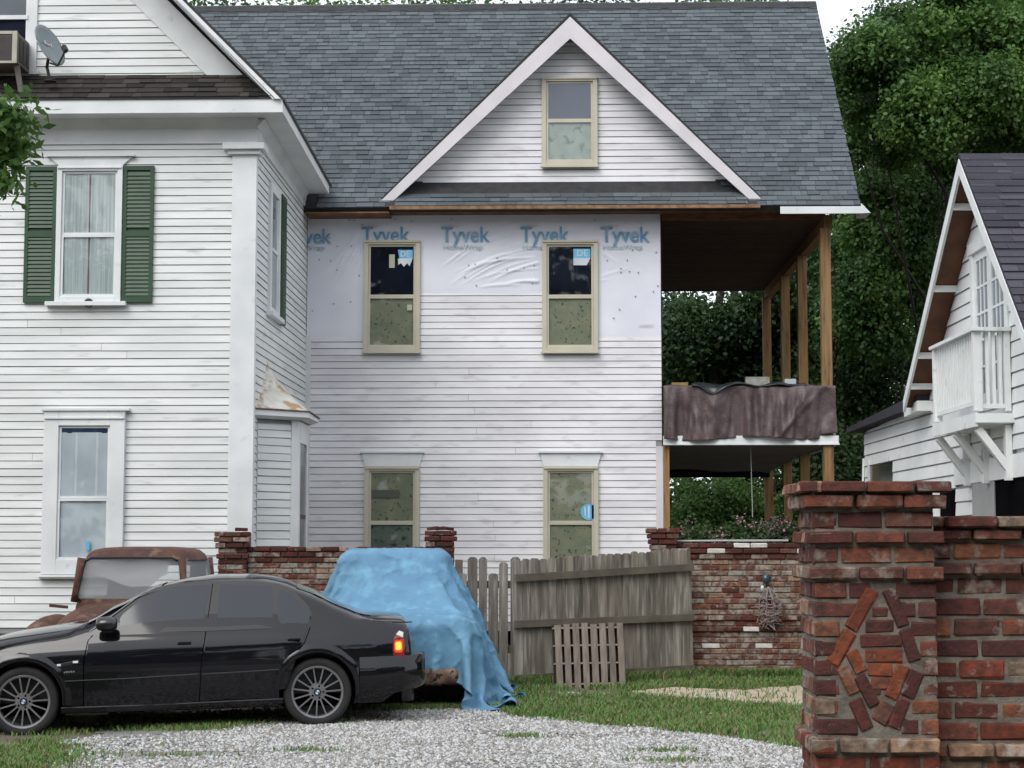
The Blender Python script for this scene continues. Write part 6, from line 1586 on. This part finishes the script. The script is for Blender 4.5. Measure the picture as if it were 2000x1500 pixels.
def tree(label, base, hgt, blobs, n, size, kind, seed, trunk_r=.25, group=None, cat='tree', name='tree', aspect=1.0, shell=.55):
    t = thing(name, label, cat, base, group=group)
    top = Vector((np.mean([b[0] for b in blobs]), np.mean([b[1] for b in blobs]), base[2]+hgt*.75)); r = random.Random(seed)
    mb = MB(); B0 = Vector(base); pts = [B0+(top-B0)*k/7+Vector((r.uniform(-1,1), r.uniform(-1,1), 0))*.06*k*trunk_r*4 for k in range(8)]
    mb.tube(pts, [trunk_r*(1-.11*k) for k in range(8)], 9)
    for bl in blobs[:4]:
        a = pts[r.randint(3, 7)]; b = Vector(bl[:3]); mdl = (a+b)/2+Vector((r.uniform(-.3,.3), r.uniform(-.3,.3), -.1*(b-a).length)); mb.tube([a, mdl, b], [trunk_r*.22, trunk_r*.14, trunk_r*.05], 6)
    mb.build('trunk', bark, t, smooth=True)
    V, Fc = leaves(blobs, n, size, seed=seed, aspect=aspect, shell=shell)
    bulk('crown', V, Fc, LF[kind], t, kind=None, mi=np.random.default_rng(seed).integers(0, 2, len(Fc)))
    return t
def blobs_px(L_, Y, dY=1.0, seed=0):
    r = random.Random(seed); out = []
    for px, py, rad in L_:
        y = Y+r.uniform(-dY, dY); p = at(px, py, y); R = rad/3500*y; out.append((p.x, p.y, p.z, R, R*.8))
    return out
G1 = 'trees behind the houses'
# big tree right, in front: clumps placed where its lit boughs are
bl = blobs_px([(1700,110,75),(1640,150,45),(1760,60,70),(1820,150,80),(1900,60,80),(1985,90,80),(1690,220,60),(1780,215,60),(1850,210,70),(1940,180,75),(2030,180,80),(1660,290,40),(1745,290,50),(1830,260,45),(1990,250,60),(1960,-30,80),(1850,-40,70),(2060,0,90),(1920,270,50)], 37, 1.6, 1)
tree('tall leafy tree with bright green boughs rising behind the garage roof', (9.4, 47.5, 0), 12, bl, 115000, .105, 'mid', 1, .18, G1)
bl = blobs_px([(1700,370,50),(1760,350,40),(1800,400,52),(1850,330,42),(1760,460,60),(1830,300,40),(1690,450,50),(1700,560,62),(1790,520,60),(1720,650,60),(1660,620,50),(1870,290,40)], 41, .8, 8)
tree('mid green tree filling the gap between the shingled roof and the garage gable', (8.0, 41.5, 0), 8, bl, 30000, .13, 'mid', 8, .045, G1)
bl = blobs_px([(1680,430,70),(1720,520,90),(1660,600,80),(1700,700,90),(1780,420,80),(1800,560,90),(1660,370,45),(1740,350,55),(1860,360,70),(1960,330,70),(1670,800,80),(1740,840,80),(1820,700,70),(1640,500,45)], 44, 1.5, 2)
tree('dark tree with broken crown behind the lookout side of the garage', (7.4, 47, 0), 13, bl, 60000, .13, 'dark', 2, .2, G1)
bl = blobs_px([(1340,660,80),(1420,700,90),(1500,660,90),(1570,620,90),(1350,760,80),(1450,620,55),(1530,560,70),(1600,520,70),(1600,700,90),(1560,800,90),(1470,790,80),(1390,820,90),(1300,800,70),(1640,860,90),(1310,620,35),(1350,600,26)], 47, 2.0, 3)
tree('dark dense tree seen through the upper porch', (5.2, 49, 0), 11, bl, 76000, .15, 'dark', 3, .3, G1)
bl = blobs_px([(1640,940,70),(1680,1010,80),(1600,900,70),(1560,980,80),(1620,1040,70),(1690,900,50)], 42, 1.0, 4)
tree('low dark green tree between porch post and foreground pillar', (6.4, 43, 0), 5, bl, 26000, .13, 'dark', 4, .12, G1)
bl = crown_blobs((13.5, 50, 12), 6, 6, 26, 5)
tree('broad dark tree far right beyond the garage ridge', (13.5, 50, 0), 15, bl, 50000, .17, 'dark', 5, .4, G1)
for k, (px, w, hz_, kd, lb) in enumerate(((420, 90, 0, 'mid', 'tree top showing above the ridge beside the left gable'), (640, 90, 3, 'lite', 'light green tree top above the left half of the ridge'), (860, 110, 0, 'mid', 'tree top above the middle of the long ridge'), (1120, 110, -3, 'dark', 'dark tree top right behind the cross gable peak'), (1400, 120, -6, 'mid', 'tree top above the right half of the ridge'))):
    y = 46; p = at(px, hz_, y); bl = [(p.x+dx, y+dy, p.z+dz, r_, r_*.75) for dx, dy, dz, r_ in ((0,0,-.6,1.3),(-1.2,.5,-1.0,1.1),(1.2,.2,-.9,1.15),(.4,-.6,-1.6,1.2),(-.6,.6,-2.3,1.5),(1.9,.4,-1.8,1.0),(-2.0,0,-1.9,1.0),(0,0,-3.4,1.5))]
    tree(lb, (p.x, y, 0), p.z, bl, 12000, .14, kd, 20+k, .22, G1)
# distant wood filling the gaps low down
bl = []
r = random.Random(9)
for k in range(120):
    x = r.uniform(-8, 30); y = r.uniform(54, 62); z = r.uniform(.5, 9.5 if x < 14 else 15); q = r.uniform(1.4, 2.3); bl.append((x, y, z, q, q*.85))
V, Fc = leaves(bl, 90000, .24, seed=77, shell=.3); o = bulk('far_wood', V, Fc, LF['dark'], None, mi=rng.integers(0, 2, len(Fc))); tag(o, 'dark mass of far trees behind the porch and garage', 'woodland')
mb = MB()
for k in range(26):
    x, y = r.uniform(-6, 28), r.uniform(55, 61); mb.tube([(x, y, 0), (x+r.uniform(-.6,.6), y, 5), (x+r.uniform(-1,1), y, 12)], [.25,.2,.1], 7)
o = mb.build('far_trunks', bark, None, kind='stuff'); tag(o, 'trunks of the far wood', 'woodland')
# bushes behind the wall
def bush(label, blobs, n, size, kind, seed, name='bush', flowers=None):
    c = blobs[0]; t = thing(name, label, 'bush', (c[0], c[1], gz(c[0], c[1])))
    mb = MB(); r_ = random.Random(seed)
    for b in blobs: mb.tube([(c[0]+r_.uniform(-.2,.2), c[1], 0), ((b[0]+c[0])/2, (b[1]+c[1])/2, b[2]*.6), b[:3]], [.03,.02,.008], 5)
    mb.build('stems', bark, t)
    V, Fc = leaves(blobs, n, size, seed=seed, shell=.4); bulk('foliage', V, Fc, LF[kind], t, kind=None, mi=np.random.default_rng(seed).integers(0, 2, len(Fc)))
    if flowers:
        fb, fn, fs, fm = flowers; V, Fc = leaves(fb, fn, fs, seed=seed+1, shell=.1, aspect=.9); bulk('blossom', V, Fc, fm, t, kind=None, mi=np.random.default_rng(seed).integers(0, len(fm), len(Fc)))
    return t
bush('bright green bush growing behind the open lower porch', blobs_px([(1370,985,42),(1430,975,40),(1345,955,28),(1450,1000,45),(1400,1030,50),(1330,1010,32),(1495,1000,38),(1480,1040,45),(1350,1050,45),(1420,940,24),(1540,1010,30)], 41, 1.0, 31), 22000, .10, 'lite', 31)
pk_ = [mat('blossom_pink', (.27,.11,.17), None, rough=.8), mat('blossom_pale', (.34,.19,.22), None, rough=.8), mat('blossom_dull', (.22,.12,.11), None, rough=.8)]
fb = blobs_px([(1340,1035,20),(1372,1040,18),(1445,1020,13),(1470,1035,16),(1500,1030,18),(1525,1025,16),(1430,1048,20),(1400,1050,20),(1540,1040,18),(1480,1052,20),(1330,1055,15)], 25.6, .3, 33)
bush('pink flowering shrub just behind the tall garden wall', blobs_px([(1345,1060,34),(1400,1066,34),(1455,1056,32),(1505,1056,34),(1548,1050,32),(1590,1060,34),(1430,1080,40),(1520,1080,40)], 25.8, .3, 32), 9000, .07, 'dark', 32, name='flowering_shrub', flowers=(fb, 1000, .045, pk_))
# near branch at the left edge: tree stands just outside the picture
bx = blobs_px([(-6,225,30),(22,222,20),(46,215,12),(8,255,32),(38,250,20),(4,300,26),(30,285,18),(-12,350,24),(12,340,15),(8,375,9),(42,290,9),(-30,260,50)], 16, .35, 41)
bx2 = crown_blobs((-7.6, 16.5, 5.4), 2.0, 1.8, 14, 6)
t = thing('tree', 'leafy branch of a near tree hanging in at the left edge', 'tree', (-7.8, 16.4, 0))
mb = MB(); T0 = Vector((-7.8, 16.4, 0)); mb.tube([T0, T0+Vector((.05,0,2)), T0+Vector((.1,0,3.6)), T0+Vector((.3,0,5))], [.16,.13,.1,.06], 9)
for b in bx: mb.tube([T0+Vector((.1,0,3.6)), Vector(b[:3])*.6+T0*.4+Vector((0,0,2.4)), b[:3]], [.05,.03,.008], 6)
for b in bx2: mb.tube([T0+Vector((.1,0,3.6)), b[:3]], [.05,.012], 6)
mb.build('trunk', bark, t, smooth=True)
V, Fc = leaves(bx, 1900, .085, seed=41, aspect=1.5, shell=.1); V2, F2 = leaves(bx2, 6000, .10, seed=42, aspect=1.4)
bulk('crown', np.concatenate([V, V2]), np.concatenate([Fc, F2+len(V)]), LF['mid'], t, kind=None, mi=rng.integers(0, 2, len(Fc)+len(F2)))

# added street and trees, unseen behind the camera, for glass and black paint to reflect
MB().box(-90, 90, -13, -5, gz(0,0)+.002, .02).build('unseen_street', mat('unseen_asphalt', (.05,.05,.052), (.035,.035,.036), 6, .9), None, kind='structure')
bl = []
r = random.Random(12)
for k in range(260): x = r.uniform(-60, 60); z = r.uniform(.8, 16.5); q = r.uniform(2.0, 3.2); bl.append((x, r.uniform(-28, -22), z, q, q*.8))
V, Fc = leaves(bl, 90000, .8, seed=78, shell=.1); o = bulk('unseen_trees', V, Fc, LF['dark'], None, mi=rng.integers(0, 2, len(Fc))); tag(o, 'unseen line of trees added behind the camera for reflections', 'woodland')

# lit boughs of the big tree, their light painted as paler leaves
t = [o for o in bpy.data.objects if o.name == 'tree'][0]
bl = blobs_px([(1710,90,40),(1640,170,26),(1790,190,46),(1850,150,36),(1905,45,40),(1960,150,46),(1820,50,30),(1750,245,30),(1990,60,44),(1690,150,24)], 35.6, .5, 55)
V, Fc = leaves(bl, 17000, .12, seed=56, shell=.5); bulk('painted_lit_boughs', V, Fc, LF['lite'], t, kind=None, mi=rng.integers(0, 2, len(Fc)))

# fallen leaves and bark bits lying on the gravel and lawn
P = []
while len(P) < 420:
    x, y = rng.uniform(-4.5, 4), rng.uniform(12.5, 21)
    if mnoise.noise(Vector((x*1.3, y*1.3, 30))) > -.05: P.append((x, y))
P = np.array(P); m = len(P); a = rng.uniform(0, 2*PI, m); s_l = rng.uniform(.012, .035, m); zz = np.array([gz(x, y) for x, y in P])+.026
ux_ = np.stack([np.cos(a), np.sin(a), rng.uniform(-.3, .3, m)], -1)*s_l[:, None]; uy_ = np.stack([-np.sin(a), np.cos(a), rng.uniform(-.4, .4, m)], -1)*s_l[:, None]*.5
C = np.stack([P[:, 0], P[:, 1], zz], -1); V = np.stack([C-ux_, C+uy_, C+ux_, C-uy_], 1).reshape(-1, 3)
bulk('leaf_litter', V, np.arange(m*4).reshape(-1, 4), [mat('litter_brown', (.10,.055,.025), None), mat('litter_tan', (.20,.14,.07), None), mat('litter_green', (.09,.12,.03), None)], None, mi=rng.integers(0, 3, m))
